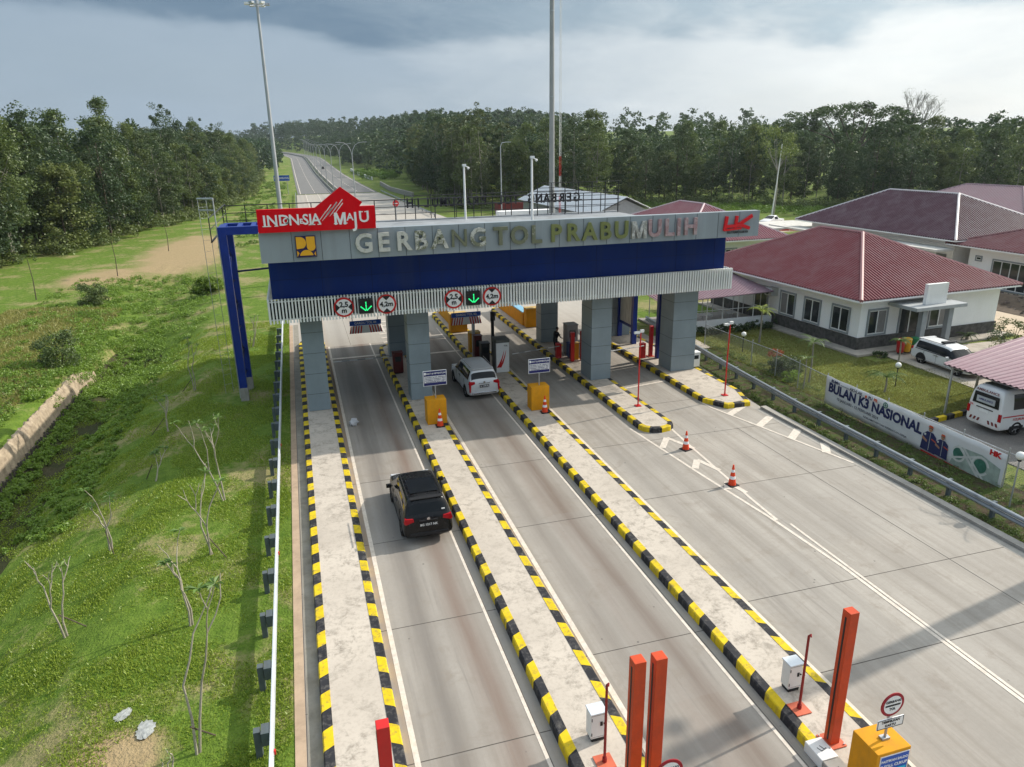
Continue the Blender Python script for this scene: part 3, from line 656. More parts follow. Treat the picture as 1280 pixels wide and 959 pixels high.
while z < 10.8: mb.tube((-4.95, 43.4, z), (-4.55, 43.7, z), .008, n=4); z += .6
mb.build('rungs', M_['steel'], o, world=True)

# ------------------------------------------------------------------ left guard rail
o = thing('guard_rail', 'long white topped steel guard rail along the left grass edge', 'guard rail', (-1.9, 12, 0))
mb = MB(); W = [(-.0, .42), (.045, .47), (.045, .54), (0, .585), (.045, .63), (.045, .72), (0, .76), (-.03, .76), (-.015, .585), (-.03, .42)]
V = []; ysr = [-5, 60]
mb.prism([(-1.76+u, w) for u, w in W], -5, 60, 'y')
GR = mat('guard_rail_steel', (.62, .66, .70), .38, .35, .08, 1, .15)
mb.build('beam', GR, o, world=True, label='wavy white rail beam')
POST = mat('weathered_post_steel', (.12, .145, .155), .6, .3, .2, 2, .3)
y = 7.7
ppx = MB().b2((-2.17, -.09, -.1), (-2.02, .09, .74)); spx = MB().b2((-2.0, -.17, .38), (-1.81, .17, .74))
pp = None
while y < 58:
    if pp is None:
        pp = ppx.build('post', POST, o); pp.location = (1.9, y-12, 0); sp = spx.build('spacer', POST, o); sp.location = (1.9, y-12, 0)
    else:
        for q in (pp, sp): c_ = q.copy(); col.objects.link(c_); c_.parent = o; c_.location = (1.9, y-12, 0)
    y += 2.3
mb = MB()
for y in (13.9, 22.7, 32.5): mb.b2((-1.7, y-.04, .6), (-1.66, y+.04, .7))
mb.build('reflector', M_['red'], o, world=True)
# ------------------------------------------------------------------ right guard rail
o = thing('guard_rail', 'grey steel guard rail curving along the right road edge below the banner', 'guard rail', (24.1, 25, 0))
P = [(23.5, -5), (23.6, 10), (23.75, 16.6), (23.95, 23.7), (24.1, 29.3), (24.45, 35), (24.95, 41.2), (25.7, 50)]
mb = MB()
for z, r in ((.5, .085), (.69, .085)): mb.path([(a, b, z) for a, b in P], r, 8)
mb.build('beam', mat('galvanised_rail', (.30, .33, .36), .42, .45, .12, 2, .2), o, world=True, smooth=True)
def atp(y): return float(np.interp(y, [b for a, b in P], [a for a, b in P]))
y = 4
while y < 49:
    MB().b2((atp(y)+.12, y-.07, -.1), (atp(y)+.26, y+.07, .72)).build('post', POST, o, world=True); y += 2.0
# ------------------------------------------------------------------ orange posts, cabinets, thin poles at the near ends
def square_post(label, x, y, h, w=.24, m='orange', base=True, z0=.25, nm='height_gauge_post'):
    o = thing(nm, label, 'post', (x, y, z0)); MB().b2((-w/2, -w/2, .02), (w/2, w/2, h)).build('column', M_[m], o, bevel=.008)
    MB().b2((-w/2-.006, -w*.1, .1), (-w/2+.02, w*.1, h-.15)).build('slot', M_['black'], o)
    if base:
        MB().box((0, 0, .012), (w*2, w*2, .024)).build('base_plate', mat('salmon_base_plate', (.55, .13, .07), .6, 0, .15), o)
        mb = MB()
        for a in (-1, 1):
            for b in (-1, 1): mb.tube((a*w*.8, b*w*.8, .02), (a*w*.8, b*w*.8, .06), .018, n=6)
        mb.build('bolts', M_['steel'], o)
    return o
square_post('tall orange-red square post beside the yellow sign block at bottom right', 10.78, 10.72, 3.6)
square_post('left one of the twin orange-red square posts at the bottom of the picture', 5.28, 10.0, 4.25)
square_post('right one of the twin orange-red square posts at the bottom of the picture', 5.72, 10.0, 4.22)
square_post('dark red square post rising from the leftmost island at the bottom edge', .53, 9.9, 4.2, .22, 'red')
def pole_cab(px, py, bx, by, which, h=2.15):
    o = thing('thin_red_pole', 'thin dark red pole with hooked top standing on ' + which, 'pole', (px, py, .25))
    MB().path([(0, 0, 0), (0, 0, h), (.02, -.04, h+.06), (.0, -.08, h+.02)], [.035, .03, .028, .02], 8).build('pole', mat('dark_red_paint', (.26, .02, .02), .45, 0, .15), o, smooth=True)
    MB().box((0, 0, .012), (.42, .42, .024)).build('base_plate', mat('salmon_base_plate', (.55, .13, .07)), o); MB().tube((0, 0, .02), (0, 0, .14), .055).build('socket', MC['dark_red_paint'], o)
    o = thing('control_cabinet', 'small light grey control cabinet on ' + which, 'cabinet', (bx, by, .25))
    MB().b2((-.19, -.15, .1), (.19, .15, .80)).build('housing', M_['white'], o, bevel=.01); MB().b2((-.21, -.18, .80), (.21, .18, .84)).build('lid', mat('cabinet_lid', (.62, .66, .70), .4, .2), o, bevel=.01)
    MB().b2((-.16, -.13, 0), (.16, .13, .1)).build('plinth', M_['black'], o); mb = MB(); mb.b2((.04, -.165, .45), (.10, -.15, .56)); mb.b2((-.185, -.154, .14), (.185, -.1505, .145)); mb.b2((-.185, -.154, .76), (.185, -.1505, .765)); mb.tube((.14, -.17, .5), (.14, -.15, .5), .02, n=8); mb.tube((-.17, -.16, .2), (-.17, -.16, .28), .01, n=6); mb.tube((-.17, -.16, .62), (-.17, -.16, .7), .01, n=6); mb.build('lock', M_['black'], o)
pole_cab(10.72, 11.8, 10.98, 12.5, 'the island beside the tall orange post'); pole_cab(5.48, 11.75, 5.58, 12.5, 'the island behind the twin orange posts')
# ------------------------------------------------------------------ yellow sign blocks
def info_block(x, y, lab1, lab2):
    o = thing('yellow_concrete_block', lab1, 'concrete block', (x, y, .25))
    MB().b2((-.5, 0, 0), (.5, .75, 1.3)).build('block', M_['yellowblock'], o, bevel=.02)
    o = thing('information_sign', lab2, 'sign', (x+.02, y+.3, 1.55)); SC = (x+.02, y+.3)
    MB().tube((0, 0, 0), (0, 0, .9), .03).build('pole', M_['steel'], o)
    MB().b2((-.6, -.05, .68), (.6, -.02, 1.48)).build('board', SW, o, bevel=.01)
    mb = MB(); mb.b2((-.57, -.058, 1.2), (.57, -.05, 1.45)); mb.b2((-.57, -.058, .71), (.57, -.05, .85)); mb.b2((-.57, -.056, .85), (-.545, -.05, 1.2)); mb.b2((.545, -.056, .85), (.57, -.05, 1.2)); mb.build('printed_bands', M_['navy'], o)
    for t, s, z, m in (('SYARAT & KETENTUAN', .115, 1.325, SW), ('GOLONGAN I  Rp 1.500.-  KENDARAAN', .058, 1.13, M_['navy']), ('GOLONGAN II  GOLONGAN III  TRUK', .058, 1.05, M_['navy']), ('GOLONGAN IV  GOLONGAN V  TARIF', .058, .97, M_['navy']), ('UANG ELEKTRONIK  SALDO CUKUP', .058, .89, M_['navy'])):
        text(t, s, m, o, (0, -.06, z), 'lettering', .002, .002, world=False)
    MB().b2((-.54, -.06, 1.27), (-.46, -.058, 1.4)).build('badge', SW, o)
info_block(5.9, 33.75, 'yellow concrete block with sign and cone, left of the silver car', 'blue and white information board on the yellow block left of the silver car')
info_block(11.5, 34.0, 'yellow concrete block with sign and cone, right of the silver car', 'blue and white information board on the yellow block right of the silver car')
def toll_block(x, y, lab, z=.25):
    o = thing('yellow_concrete_block', 'ochre ticket block ' + lab, 'concrete block', (x, y, z))
    MB().b2((-.43, -.72, 0), (.43, 0, 1.22)).build('block', M_['yellowblock'], o, bevel=.015)
    mb = MB(); mb.b2((-.33, -.735, .62), (.38, -.72, 1.12)); mb.build('blue_notice', M_['signblue'], o)
    mb = MB(); mb.b2((-.35, -.732, .6), (.4, -.721, 1.14)); mb.build('notice_border', SW, o)
    text('PASTIKAN SALDO', .085, SW, o, (.02, -.738, 1.0), 'lettering', .002, .002, world=False); text('E-TOLL CUKUP', .1, SW, o, (.02, -.738, .86), 'lettering', .002, .002, world=False)
    MB().b2((-.05, -.745, .62), (.34, -.736, .76)).build('cyan_sticker', mat('cyan_print', (.02, .42, .6), .4), o)
    o = thing('tap_card_sign', 'round GERBANG TOL sign over TEMPELKAN KARTU plate ' + lab, 'road sign', (x+.04, y-.42, z+1.22)); Rz = Matrix.Rotation(R_(0), 4, 'Z')
    mb = MB(); mb.tube((0, .03, 0), (0, .03, .95), .028); mb.b2((-.1, -.02, 0), (.1, .1, .05)); mb.build('pole', M_['steel'], o)
    MB().disc((0, .93), .29, -.02, 0, 36).build('red_ring', mat('dark_red_print', (.30, .008, .02), .4), o); MB().disc((0, .93), .225, -.026, -.019, 36).build('white_face', SW, o)
    MB().b2((-.19, -.032, .905), (.19, -.025, .945)).build('black_bar', M_['black'], o)
    text('GERBANG', .085, M_['black'], o, (0, -.03, 1.02), 'lettering', .002, .002, world=False); text('TOL', .085, M_['black'], o, (0, -.03, .83), 'lettering', .002, .002, world=False)
    MB().b2((-.33, -.045, .36), (.33, -.02, .60)).build('plate', SW, o)
    mb = MB()
    for a in ((-.33, .36, .33, .375), (-.33, .585, .33, .60), (-.33, .36, -.318, .60), (.318, .36, .33, .60)): mb.b2((a[0], -.049, a[1]), (a[2], -.044, a[3]))
    mb.build('plate_border', M_['black'], o)
    text('TEMPELKAN', .085, M_['black'], o, (0, -.05, .53), 'lettering', .002, .002, world=False); text('KARTU', .085, M_['black'], o, (0, -.05, .43), 'lettering', .002, .002, world=False)
toll_block(10.88, 9.85, 'at the bottom right corner')
toll_block(5.62, 9.72, 'at the bottom edge by the twin posts')
# ------------------------------------------------------------------ cones
def cone(label, x, y, z=0, rz=0):
    o = thing('traffic_cone', label, 'traffic cone', (x, y, z), rz, 'orange traffic cones')
    MB().b2((-.22, -.22, 0), (.22, .22, .04)).build('base', M_['black'], o, bevel=.01)
    r = lambda h: .165-.135*(h-.04)/.88
    mb = MB(); hs = [.04, .3, .43, .6, .72, .92]
    for i in range(5): mb.path([(0, 0, hs[i]), (0, 0, hs[i+1])], [r(hs[i]), r(hs[i+1])], 18, 1 if i in (1, 3) else 0)
    mb.build('body', [mat('cone_orange', (.72, .06, .015), .45, 0, .08), M_['signwhite']], o, smooth=False)
cone('traffic cone by the yellow block left of the silver car', 5.97, 33.45, .25); cone('traffic cone by the yellow block right of the silver car', 11.6, 33.6, .25)
cone('traffic cone on the hatching nearer the gate', 16.42, 27.4, 0, .3); cone('traffic cone on the hatching farther from the gate', 16.38, 23.5, 0, .1)
# thin red camera poles on the right islands
for x, y, lab in ((16.65, 32.9, 'thin red pole with white camera on the round-nosed island'), (21.95, 32.9, 'thin red pole with white camera on the rightmost island')):
    o = thing('camera_pole', lab, 'camera pole', (x, y, .25)); MB().path([(0, 0, 0), (-.02, 0, 2.2), (0, 0, 4.15)], [.04, .035, .032], 8).build('pole', M_['red'], o, smooth=True)
    MB().box((0, 0, .015), (.3, .3, .03)).build('base_plate', M_['red'], o); mb = MB(); mb.b2((-.38, -.06, 4.0), (-.06, .06, 4.12)); mb.b2((-.05, -.06, 4.05), (.16, .06, 4.2)); mb.build('camera', M_['white'], o, bevel=.015)
# ------------------------------------------------------------------ toll equipment under the canopy
o = thing('toll_terminal', 'white toll terminal cabinet with two red swooshes beside the silver car', 'toll terminal', (11.45, 41.1, .25))
MB().b2((-.42, 0, 0), (.42, .9, 1.9)).build('cabinet', M_['white'], o, bevel=.03); MB().b2((-.45, -.05, 1.9), (.45, 1.0, 2.1)).build('hood', mat('terminal_hood', (.11, .11, .10), .6), o, bevel=.04)
MB().b2((-.47, -.02, .0), (-.425, .8, 1.9)).build('side_panel', mat('terminal_side', (.10, .10, .10), .5), o)
mb = MB()
for dx in (0, .13):
    P_ = [(-.40+dx, .35), (-.25+dx, .55), (-.06+dx, .95), (.1+dx, 1.45), (.02+dx, 1.0), (-.1+dx, .6), (-.24+dx, .32)]
    mb.prism(P_, -.012, .0)
mb.build('swoosh', M_['red'], o); text('TOL', .13, M_['dark'], o, (.2, -.01, 1.7), 'lettering', .002, .003, world=False)
def barrier(label, x, y, x2, y2, col2='steel'):
    o = thing('barrier_gate', label, 'barrier gate', (x, y, .25)); MB().b2((-.17, -.17, 0), (.17, .17, 1.0)).build('housing', M_['red'], o, bevel=.02)
    n = 8
    for k in range(n):
        a = Vector((0, -.2, .85)).lerp(Vector((x2-x, y2-y-.2, .8)), k/n); b = Vector((0, -.2, .85)).lerp(Vector((x2-x, y2-y-.2, .8)), (k+1)/n)
        MB().tube(a, b, .035, n=6).build('boom', M_['white'] if k % 2 else M_['steel'], o)
barrier('barrier gate with lowered boom across the leftmost lane', 5.3, 44.3, 1.4, 44.4); barrier('barrier gate with lowered boom across the empty third lane', 15.8, 43.0, 12.4, 42.4); barrier('barrier gate with lowered boom across the rightmost lane', 21.0, 41.2, 17.9, 40.8)
def kiosk(label, x, y, w, d, h, m, extra=None):
    o = thing('equipment_cabinet', label, 'cabinet', (x, y, .25)); MB().b2((-w/2, 0, .06), (w/2, d, h)).build('housing', m, o, bevel=.015); MB().b2((-w/2+.04, .04, 0), (w/2-.04, d-.04, .06)).build('plinth', M_['black'], o)
    MB().b2((-w/2-.03, -.03, h), (w/2+.03, d+.03, h+.05)).build('lid', m, o); MB().b2((-w*.3, -.012, h*.6), (w*.3, 0, h*.85)).build('screen', M_['glass'], o); return o
DKM = mat('dark_maroon_paint', (.10, .012, .012), .5)
kiosk('dark red equipment cabinet behind the second pillar', 5.25, 43.0, .6, .5, 1.3, DKM); kiosk('low dark cabinet behind the second pillar', 5.9, 41.6, .5, .5, 1.0, M_['dark'])
kiosk('black card reader cabinet behind the white terminal', 10.75, 42.6, .55, .6, 1.5, M_['black']); kiosk('dark red reader cabinet left of the white terminal hood', 10.6, 43.9, .5, .5, 1.7, DKM)
kiosk('grey equipment cabinet beside the person in black', 16.95, 43.4, .75, .8, 2.0, mat('cabinet_grey', (.28, .28, .27), .5)); kiosk('blue equipment box at the foot of the grey cabinet', 16.75, 42.6, .7, .5, .95, mat('box_blue', (.02, .07, .2), .5))
def small_block(label, x, y, w=.9, d=.6, h=1.3):
    o = thing('yellow_concrete_block', label, 'concrete block', (x, y, .25)); MB().b2((-w/2, 0, 0), (w/2, d, h)).build('block', M_['yellowblock'], o, bevel=.02)
    MB().b2((-w/2-.02, -.02, h), (w/2+.02, d+.02, h+.05)).build('cap', mat('ochre_cap', (.6, .42, .16), .8), o)
small_block('ochre block in shade behind the white terminal, nearer one', 10.95, 46.2, .75, .6, 1.35); small_block('ochre block in shade behind the white terminal, farther one', 11.1, 52.0, 1.3, .8, 1.4)
small_block('ochre block heading the long yellow barrier wall', 17.0, 51.6, 1.35, .7, 1.45)
o = thing('yellow_barrier_wall', 'long yellow concrete barrier wall with light blue top behind the gate', 'barrier wall', (16.6, 56, .25))
MB().b2((16.25, 52.35, .25), (16.9, 59.5, 1.25)).build('wall', M_['yellowblock'], o, world=True, bevel=.02); MB().b2((16.27, 52.4, 1.25), (16.88, 59.45, 1.33)).build('coping', mat('light_blue_paint', (.25, .5, .68), .6), o, world=True)
o = thing('yellow_barrier_wall', 'ochre concrete barrier wall behind the ochre blocks of the middle island', 'barrier wall', (11.2, 56, .25))
MB().b2((10.9, 53.2, .25), (11.5, 59.5, 1.2)).build('wall', M_['yellowblock'], o, world=True, bevel=.02); MB().b2((10.92, 53.25, 1.2), (11.48, 59.45, 1.27)).build('coping', M_['conc'], o, world=True)
square_post('red square post on the third pillar island, left of the pair', 16.35, 41.9, 1.95, .24, 'red', False, nm='red_bollard_post'); square_post('red square post on the third pillar island, right of the pair', 17.05, 41.95, 1.95, .24, 'red', False, nm='red_bollard_post')
small_block('small orange block between the pair of red posts', 16.72, 42.15, .4, .3, 1.1)
square_post('red square post between the blue screen posts', 21.65, 41.3, 2.05, .22, 'red', True, nm='red_bollard_post')
for x, y, lab in ((10.6, 45.2, 'thin grey traffic light column left of the terminal'), (12.0, 45.5, 'thin black and yellow marker column behind the terminal')):
    o = thing('signal_column', lab, 'column', (x, y, .25)); MB().b2((-.09, -.09, 0), (.09, .09, 2.9)).build('column', M_['steel'] if x < 11 else M_['black'], o)
    MB().b2((-.16, -.14, 2.3), (.16, -.09, 2.9)).build('light_head', M_['black'], o)
    if x < 11: MB().disc((0, 2.45), .07, -.15, -.139, 12).build('green_light', GRN, o)
o = thing('blue_screen_frame', 'blue steel frame with pale perforated screens at the right side under the gate', 'screen', (22.2, 42.6, .25))
for (x, y) in ((21.95, 40.8), (22.0, 44.6), (22.0, 47.0)): MB().b2((x-.16, y-.16, .25), (x+.16, y+.16, 6.4)).build('post', BP, o, world=True)
mb = MB(); mb.b2((21.95, 40.96, 5.2), (22.1, 46.8, 5.45)); mb.b2((21.95, 44.8, 1.3), (22.1, 46.8, 1.5)); mb.b2((22.1, 39.3, 1.1), (22.25, 40.6, 1.3)); mb.build('rail', BP, o, world=True)
s = NT('perforated_screen'); v = s.pos(); nn = s.noise(s.sc(v, (1, 9, .8)), 1, 3, .5); s.set(Base_Color=s.mix(s.ramp(nn, [(.4, 0.0), (.6, 1.0)]), (.42, .42, .40), (.66, .66, .63)), Roughness=.7)
mb = MB(); mb.b2((21.98, 44.78, 1.5), (22.04, 46.84, 5.2)); mb.b2((22.14, 39.3, 1.3), (22.2, 40.6, 5.2)); mb.build('screen', s.m, o, world=True)
kiosk('small white box on the kerb right of the rightmost pillar', 23.12, 38.0, .5, .45, .95, M_['white'])
o = thing('plastic_bag', 'crumpled pale plastic bag lying in the shaded leftmost lane', 'litter', (1.85, 35.6, 0))
bm = bmesh.new(); bmesh.ops.create_icosphere(bm, subdivisions=2, radius=.26)
for v in bm.verts: v.co *= random.uniform(.6, 1.2); v.co.z = max(-.2, v.co.z*1.0)+.2
me = bpy.data.meshes.new('bag'); bm.to_mesh(me); bm.free(); me.materials.append(mat('pale_plastic', (.45, .46, .48), .4)); q = bpy.data.objects.new('bag', me); col.objects.link(q); q.parent = o
# ------------------------------------------------------------------ vehicles
CARGL = mat('car_glass', (.012, .014, .016), .06, 0, .05)
def split_by_mat(obj, names, parent, mats):
    dg = bpy.context.evaluated_depsgraph_get(); me = bpy.data.meshes.new_from_object(obj.evaluated_get(dg)); bpy.data.objects.remove(obj)
    for i, (nm, m) in enumerate(zip(names, mats)):
        bm = bmesh.new(); bm.from_mesh(me)
        bmesh.ops.delete(bm, geom=[f for f in bm.faces if f.material_index != i], context='FACES')
        if not bm.faces: bm.free(); continue
        for f in bm.faces: f.material_index = 0; f.smooth = True
        m2 = bpy.data.meshes.new(nm); bm.to_mesh(m2); bm.free(); m2.materials.append(m)
        o = bpy.data.objects.new(nm, m2); col.objects.link(o); o.parent = parent
def car(name, label, cat, loc, rz, ST, glass_side, glass_top, paint, L, wheels, W, wr=.34, extra=None):
    """ST stations rear->front: x,w,zb,zbelt,wr,zr ; glass_side / glass_top = lists of station gaps that are glass"""
    o = thing(name, label, cat, loc, rz)
    V = []; F = []; MI = []; n = 14
    for (x, w, zb, zl, r, zr) in ST:
        half = [(w*.55, zb), (w*.93, zb+.01), (w, zb+.14), (w*1.0, zb+(zl-zb)*.55), (w*.975, zl), (r+.02, zr-.05), (r*.72, zr)]
        ring = [(x, a, b) for a, b in half]+[(x, -a, b) for a, b in reversed(half)]; V += ring
    for i in range(len(ST)-1):
        for k in range(n):
            k2 = (k+1) % n; F.append((i*n+k, (i+1)*n+k, (i+1)*n+k2, i*n+k2)); s = 0
            if i in glass_side and k in (4, 8): s = 1
            if i in glass_top and k in (5, 6, 7): s = 1
            if i in glass_top and k in (4, 8) and i in glass_side: s = 1
            MI.append(s)
    F.append(tuple(range(n))); MI.append(0); F.append(tuple((len(ST)-1)*n+k for k in range(n-1, -1, -1))); MI.append(0)
    me = bpy.data.meshes.new('tmp'); me.from_pydata(V, [], F); me.materials.append(paint); me.materials.append(CARGL); me.polygons.foreach_set('material_index', MI)
    bm = bmesh.new(); bm.from_mesh(me); bmesh.ops.recalc_face_normals(bm, faces=bm.faces); bm.to_mesh(me); bm.free()
    t = bpy.data.objects.new('tmp', me); col.objects.link(t); ss = t.modifiers.new('s', 'SUBSURF'); ss.levels = 2; ss.render_levels = 2
    bpy.context.view_layer.update(); split_by_mat(t, ['body', 'window'], o, [paint, CARGL])
    for wx in wheels:
        for s in (-1, 1):
            MB().prism([(wx+math.cos(a)*(wr+.07), wr+math.sin(a)*(wr+.07)) for a in np.linspace(0, math.pi, 14)], s*(W-.2), s*(W+.004)).build('wheel_arch', M_['black'], o)
            tb = MB(); n_ = 24; prof_ = [(W-.2, wr*.72), (W-.2, wr*.95), (W-.15, wr), (W-.03, wr), (W+.015, wr*.94), (W+.012, wr*.66)]
            V = [(wx+math.cos(2*math.pi*k/n_)*r, s*y, wr+math.sin(2*math.pi*k/n_)*r) for (y, r) in prof_ for k in range(n_)]
            F = [(a*n_+k, a*n_+(k+1) % n_, (a+1)*n_+(k+1) % n_, (a+1)*n_+k) for a in range(5) for k in range(n_)]
            tb.add(V, F); wo_ = tb.build('wheel', M_['tyre'], o, smooth=True)
            rm = MB()
            for q in range(5):
                a0 = 2*math.pi*q/5; rm.prism([(wx+math.cos(a0-.12)*.06, wr+math.sin(a0-.12)*.06), (wx+math.cos(a0-.13)*wr*.66, wr+math.sin(a0-.13)*wr*.66), (wx+math.cos(a0+.13)*wr*.66, wr+math.sin(a0+.13)*wr*.66), (wx+math.cos(a0+.12)*.06, wr+math.sin(a0+.12)*.06)], s*(W-.03), s*(W-.005))
            rm.prism([(wx+math.cos(a)*.09, wr+math.sin(a)*.09) for a in np.linspace(0, 6.1, 12)], s*(W-.03), s*(W+.0)); rm.build('rim', M_['rim'], wo_)
            MB().prism([(wx+math.cos(a)*wr*.68, wr+math.sin(a)*wr*.68) for a in np.linspace(0, 6.03, 20)], s*(W-.1), s*(W-.06)).build('brake_disc', M_['black'], wo_)
    return o
TL = mat('tail_light_red', (.38, .006, .012), .2, 0, .1); CHR = mat('chrome', (.6, .6, .62), .15, .9, .05); HLT = mat('headlight_glass', (.6, .62, .65), .1, .2, .05)
def mpv(label, loc, rz, paint, W=.90, H=1.70, L=2.3, kind='mpv'):
    k = H/1.70; h = L/2.3
    ST = [(-2.30*h, W*.86, .46, .74*k, W*.80, .80*k), (-2.27*h, W*.96, .34, .96*k, W*.84, 1.04*k), (-2.20*h, W*.98, .27, 1.03*k, W*.80, 1.12*k), (-2.02*h, W*.99, .24, 1.05*k, W*.73, 1.55*k), (-1.92*h, W*.99, .23, 1.05*k, W*.72, 1.67*k), (-1.84*h, W, .22, 1.05*k, W*.72, 1.685*k),
          (-1.30*h, W, .22, 1.03*k, W*.74, 1.70*k), (-1.22*h, W, .22, 1.03*k, W*.74, 1.70*k), (-.28*h, W, .22, 1.01*k, W*.75, 1.70*k), (-.20*h, W, .22, 1.01*k, W*.75, 1.695*k), (.40*h, W, .22, 1.0*k, W*.74, 1.66*k), (.50*h, W, .22, 1.0*k, W*.73, 1.62*k), (1.22*h, W, .22, .99*k, W*.80, 1.10*k), (1.30*h, W, .22, .97*k, W*.84, 1.06*k), (2.0*h, W*.97, .24, .85*k, W*.80, .95*k), (2.22*h, W*.90, .30, .70*k, W*.72, .80*k), (2.30*h, W*.75, .36, .58*k, W*.6, .64*k)]
    o = car('parked_car' if kind == 'patrol' else 'car', label, 'car', loc, rz, ST, [4, 5, 6, 7, 8, 9, 10, 11], [2, 11], paint, L, (-1.38*h, 1.42*h), W)
    # tail: lights, plate, bumper, handle
    for s in (-1, 1):
        MB().prism([(s*W*.58, .93*k), (s*W*.60, 1.05*k), (s*W*.93, 1.07*k), (s*W*.98, .90*k), (s*W*.9, .84*k)], -2.285*h, -2.12*h, 'x').build('tail_light', TL, o, bevel=.01)
        mr = MB(); mr.box((.72*h, s*(W+.13), 1.05*k), (.12, .2, .15)); mr.box((.74*h, s*(W+.02), 1.02*k), (.06, .1, .05)); mr.build('mirror', paint, o, bevel=.02)
        MB().tube((-1.75*h, s*W*.70, 1.70*k), (.1*h, s*W*.71, 1.715*k), .018, n=6).build('roof_rail', M_['black'] if kind != 'suv' else CHR, o)
        MB().prism([(s*W*.35, .70*k), (s*W*.42, .80*k), (s*W*.86, .82*k), (s*W*.9, .72*k)], 2.12*h, 2.26*h, 'x').build('headlight', HLT, o, bevel=.01)
        mb = MB()
        for hx in (-.35*h, .55*h-.7): mb.b2((hx-.1, s*W*.995, .90*k), (hx+.1, s*(W+.02), .93*k))
        mb.build('door_handle', CHR, o)
        mb = MB()
        for sx in (-.22*h, .62*h, -1.2*h): mb.b2((sx-.005, s*(W*.98), .36), (sx+.005, s*(W+.002), .98*k))
        mb.b2((-1.2*h, s*(W*.98), .33), (.62*h, s*(W+.002), .34)); mb.build('door_gap', M_['black'], o)
    MB().b2((-2.325*h, -.27, .72*k), (-2.29*h, .27, .86*k)).build('number_plate', M_['black'], o)
    text('BG 1217 NK' if kind == 'mpv' else 'B 1478 PJ', .12, M_['signwhite'], o, (-2.33*h, 0, .79*k), 'plate_lettering', .002, .002, world=False, rot=Matrix.Rotation(-math.pi/2, 4, 'Z') @ Matrix.Rotation(math.pi/2, 4, 'X'))
    MB().b2((-2.32*h, -W*.78, .36), (-2.2*h, W*.78, .50)).build('bumper', M_['black'] if kind == 'mpv' else CHR, o, bevel=.02)
    MB().b2((-2.31*h, -.33, .93*k), (-2.275*h, .33, .96*k)).build('chrome_strip', CHR if kind != 'mpv' else M_['dark'], o)
    MB().disc((0, 0), .06, 0, .02).xf(Matrix.Translation((-2.31*h, 0, 1.0*k)) @ Matrix.Rotation(-math.pi/2, 4, 'Z')).build('emblem', CHR, o)
    MB().b2((-2.06*h, -W*.66, 1.66*k), (-1.86*h, W*.66, 1.70*k)).build('spoiler', paint if kind != 'mpv' else M_['black'], o, bevel=.015)
    MB().path([(-2.19*h, .0, 1.13*k), (-2.15*h, .3, 1.2*k), (-2.13*h, .5, 1.22*k)], .012, 5).build('wiper', M_['black'], o)
    MB().b2((2.2*h, -.5, .45), (2.31*h, .5, .62)).build('grille', M_['black'], o)
    return o
def carpaint(name, c, rough=.22, metal=.3):
    s = NT(name); n = s.noise(s.obj(), 1.5, 4, .6); s.set(Base_Color=s.mix(s.math('MULTIPLY', n, .25), c, tuple(x*.7+.02 for x in c)), Roughness=s.math('ADD', rough, s.math('MULTIPLY', n, .12)), Metallic=metal, Coat_Weight=.12, Coat_Roughness=.05, Specular_IOR_Level=.3); return s.m
P_BLACK = carpaint('black_car_paint', (.004, .004, .005), .22, 0); P_SILV = carpaint('silver_car_paint', (.60, .61, .62), .3, .2); P_WHITE = carpaint('white_car_paint', (.72, .72, .72), .3, 0)
o = mpv('glossy black people carrier driving up the leftmost lane toward the gate', (3.48, 25.1, 0), R_(90), P_BLACK, .9, 1.72, 2.28)
MB().b2((-1.55, -.52, 1.722), (-.35, .52, 1.732)).build('roof_glass', CARGL, o, bevel=.004); MB().b2((-2.19, -.62, 1.26), (-2.165, -.5, 1.3)).build('window_sticker', M_['signwhite'], o)
o = mpv('silver sport utility car with red vertical tail lights stopped beside the toll terminal', (9.22, 39.6, 0), R_(91), P_SILV, .91, 1.80, 2.4, 'suv')
for s in (-1, 1): MB().prism([(s*.80, .52), (s*.76, 1.0), (s*.88, 1.02), (s*.87, .52)], -2.42, -2.3, 'x').build('lower_tail_light', TL, o)
o = mpv('white patrol estate with roof light bar parked nose away by the offices', (38.15, 33.35, 0), R_(-92), P_WHITE, .9, 1.56, 2.3, 'patrol')
MB().b2((-.42, -.5, 1.58), (-.18, .5, 1.69)).build('light_bar', M_['dark'], o, bevel=.02); mb = MB(); mb.b2((-1.9, -.906, .93), (1.1, -.90, .98)); mb.build('dark_stripe', M_['dark'], o)
# far pickup
def box_car_far(label, loc, rz, paint, cabc, L=2.4):
    o = thing('pickup_truck', label, 'pickup', loc, rz)
    ST = [(-2.5, .8, .5, .95, .78, 1.0), (-2.45, .88, .4, .98, .8, 1.02), (-.9, .9, .35, .98, .8, 1.02), (-.75, .9, .35, 1.0, .7, 1.7), (.4, .9, .35, 1.0, .7, 1.72), (1.1, .9, .35, 1.0, .8, 1.1), (2.3, .88, .4, .9, .75, .98), (2.5, .8, .5, .7, .7, .8)]
    return o, ST
o, ST = box_car_far('', (0, 0, 0), 0, None, None); bpy.data.objects.remove(o)
car('pickup_truck', 'white and blue patrol pickup parked far behind the HK logo near red barriers', 'pickup', (78.5, 108, 0), R_(200), ST, [3], [4], P_WHITE, 2.5, (-1.5, 1.5), .9)
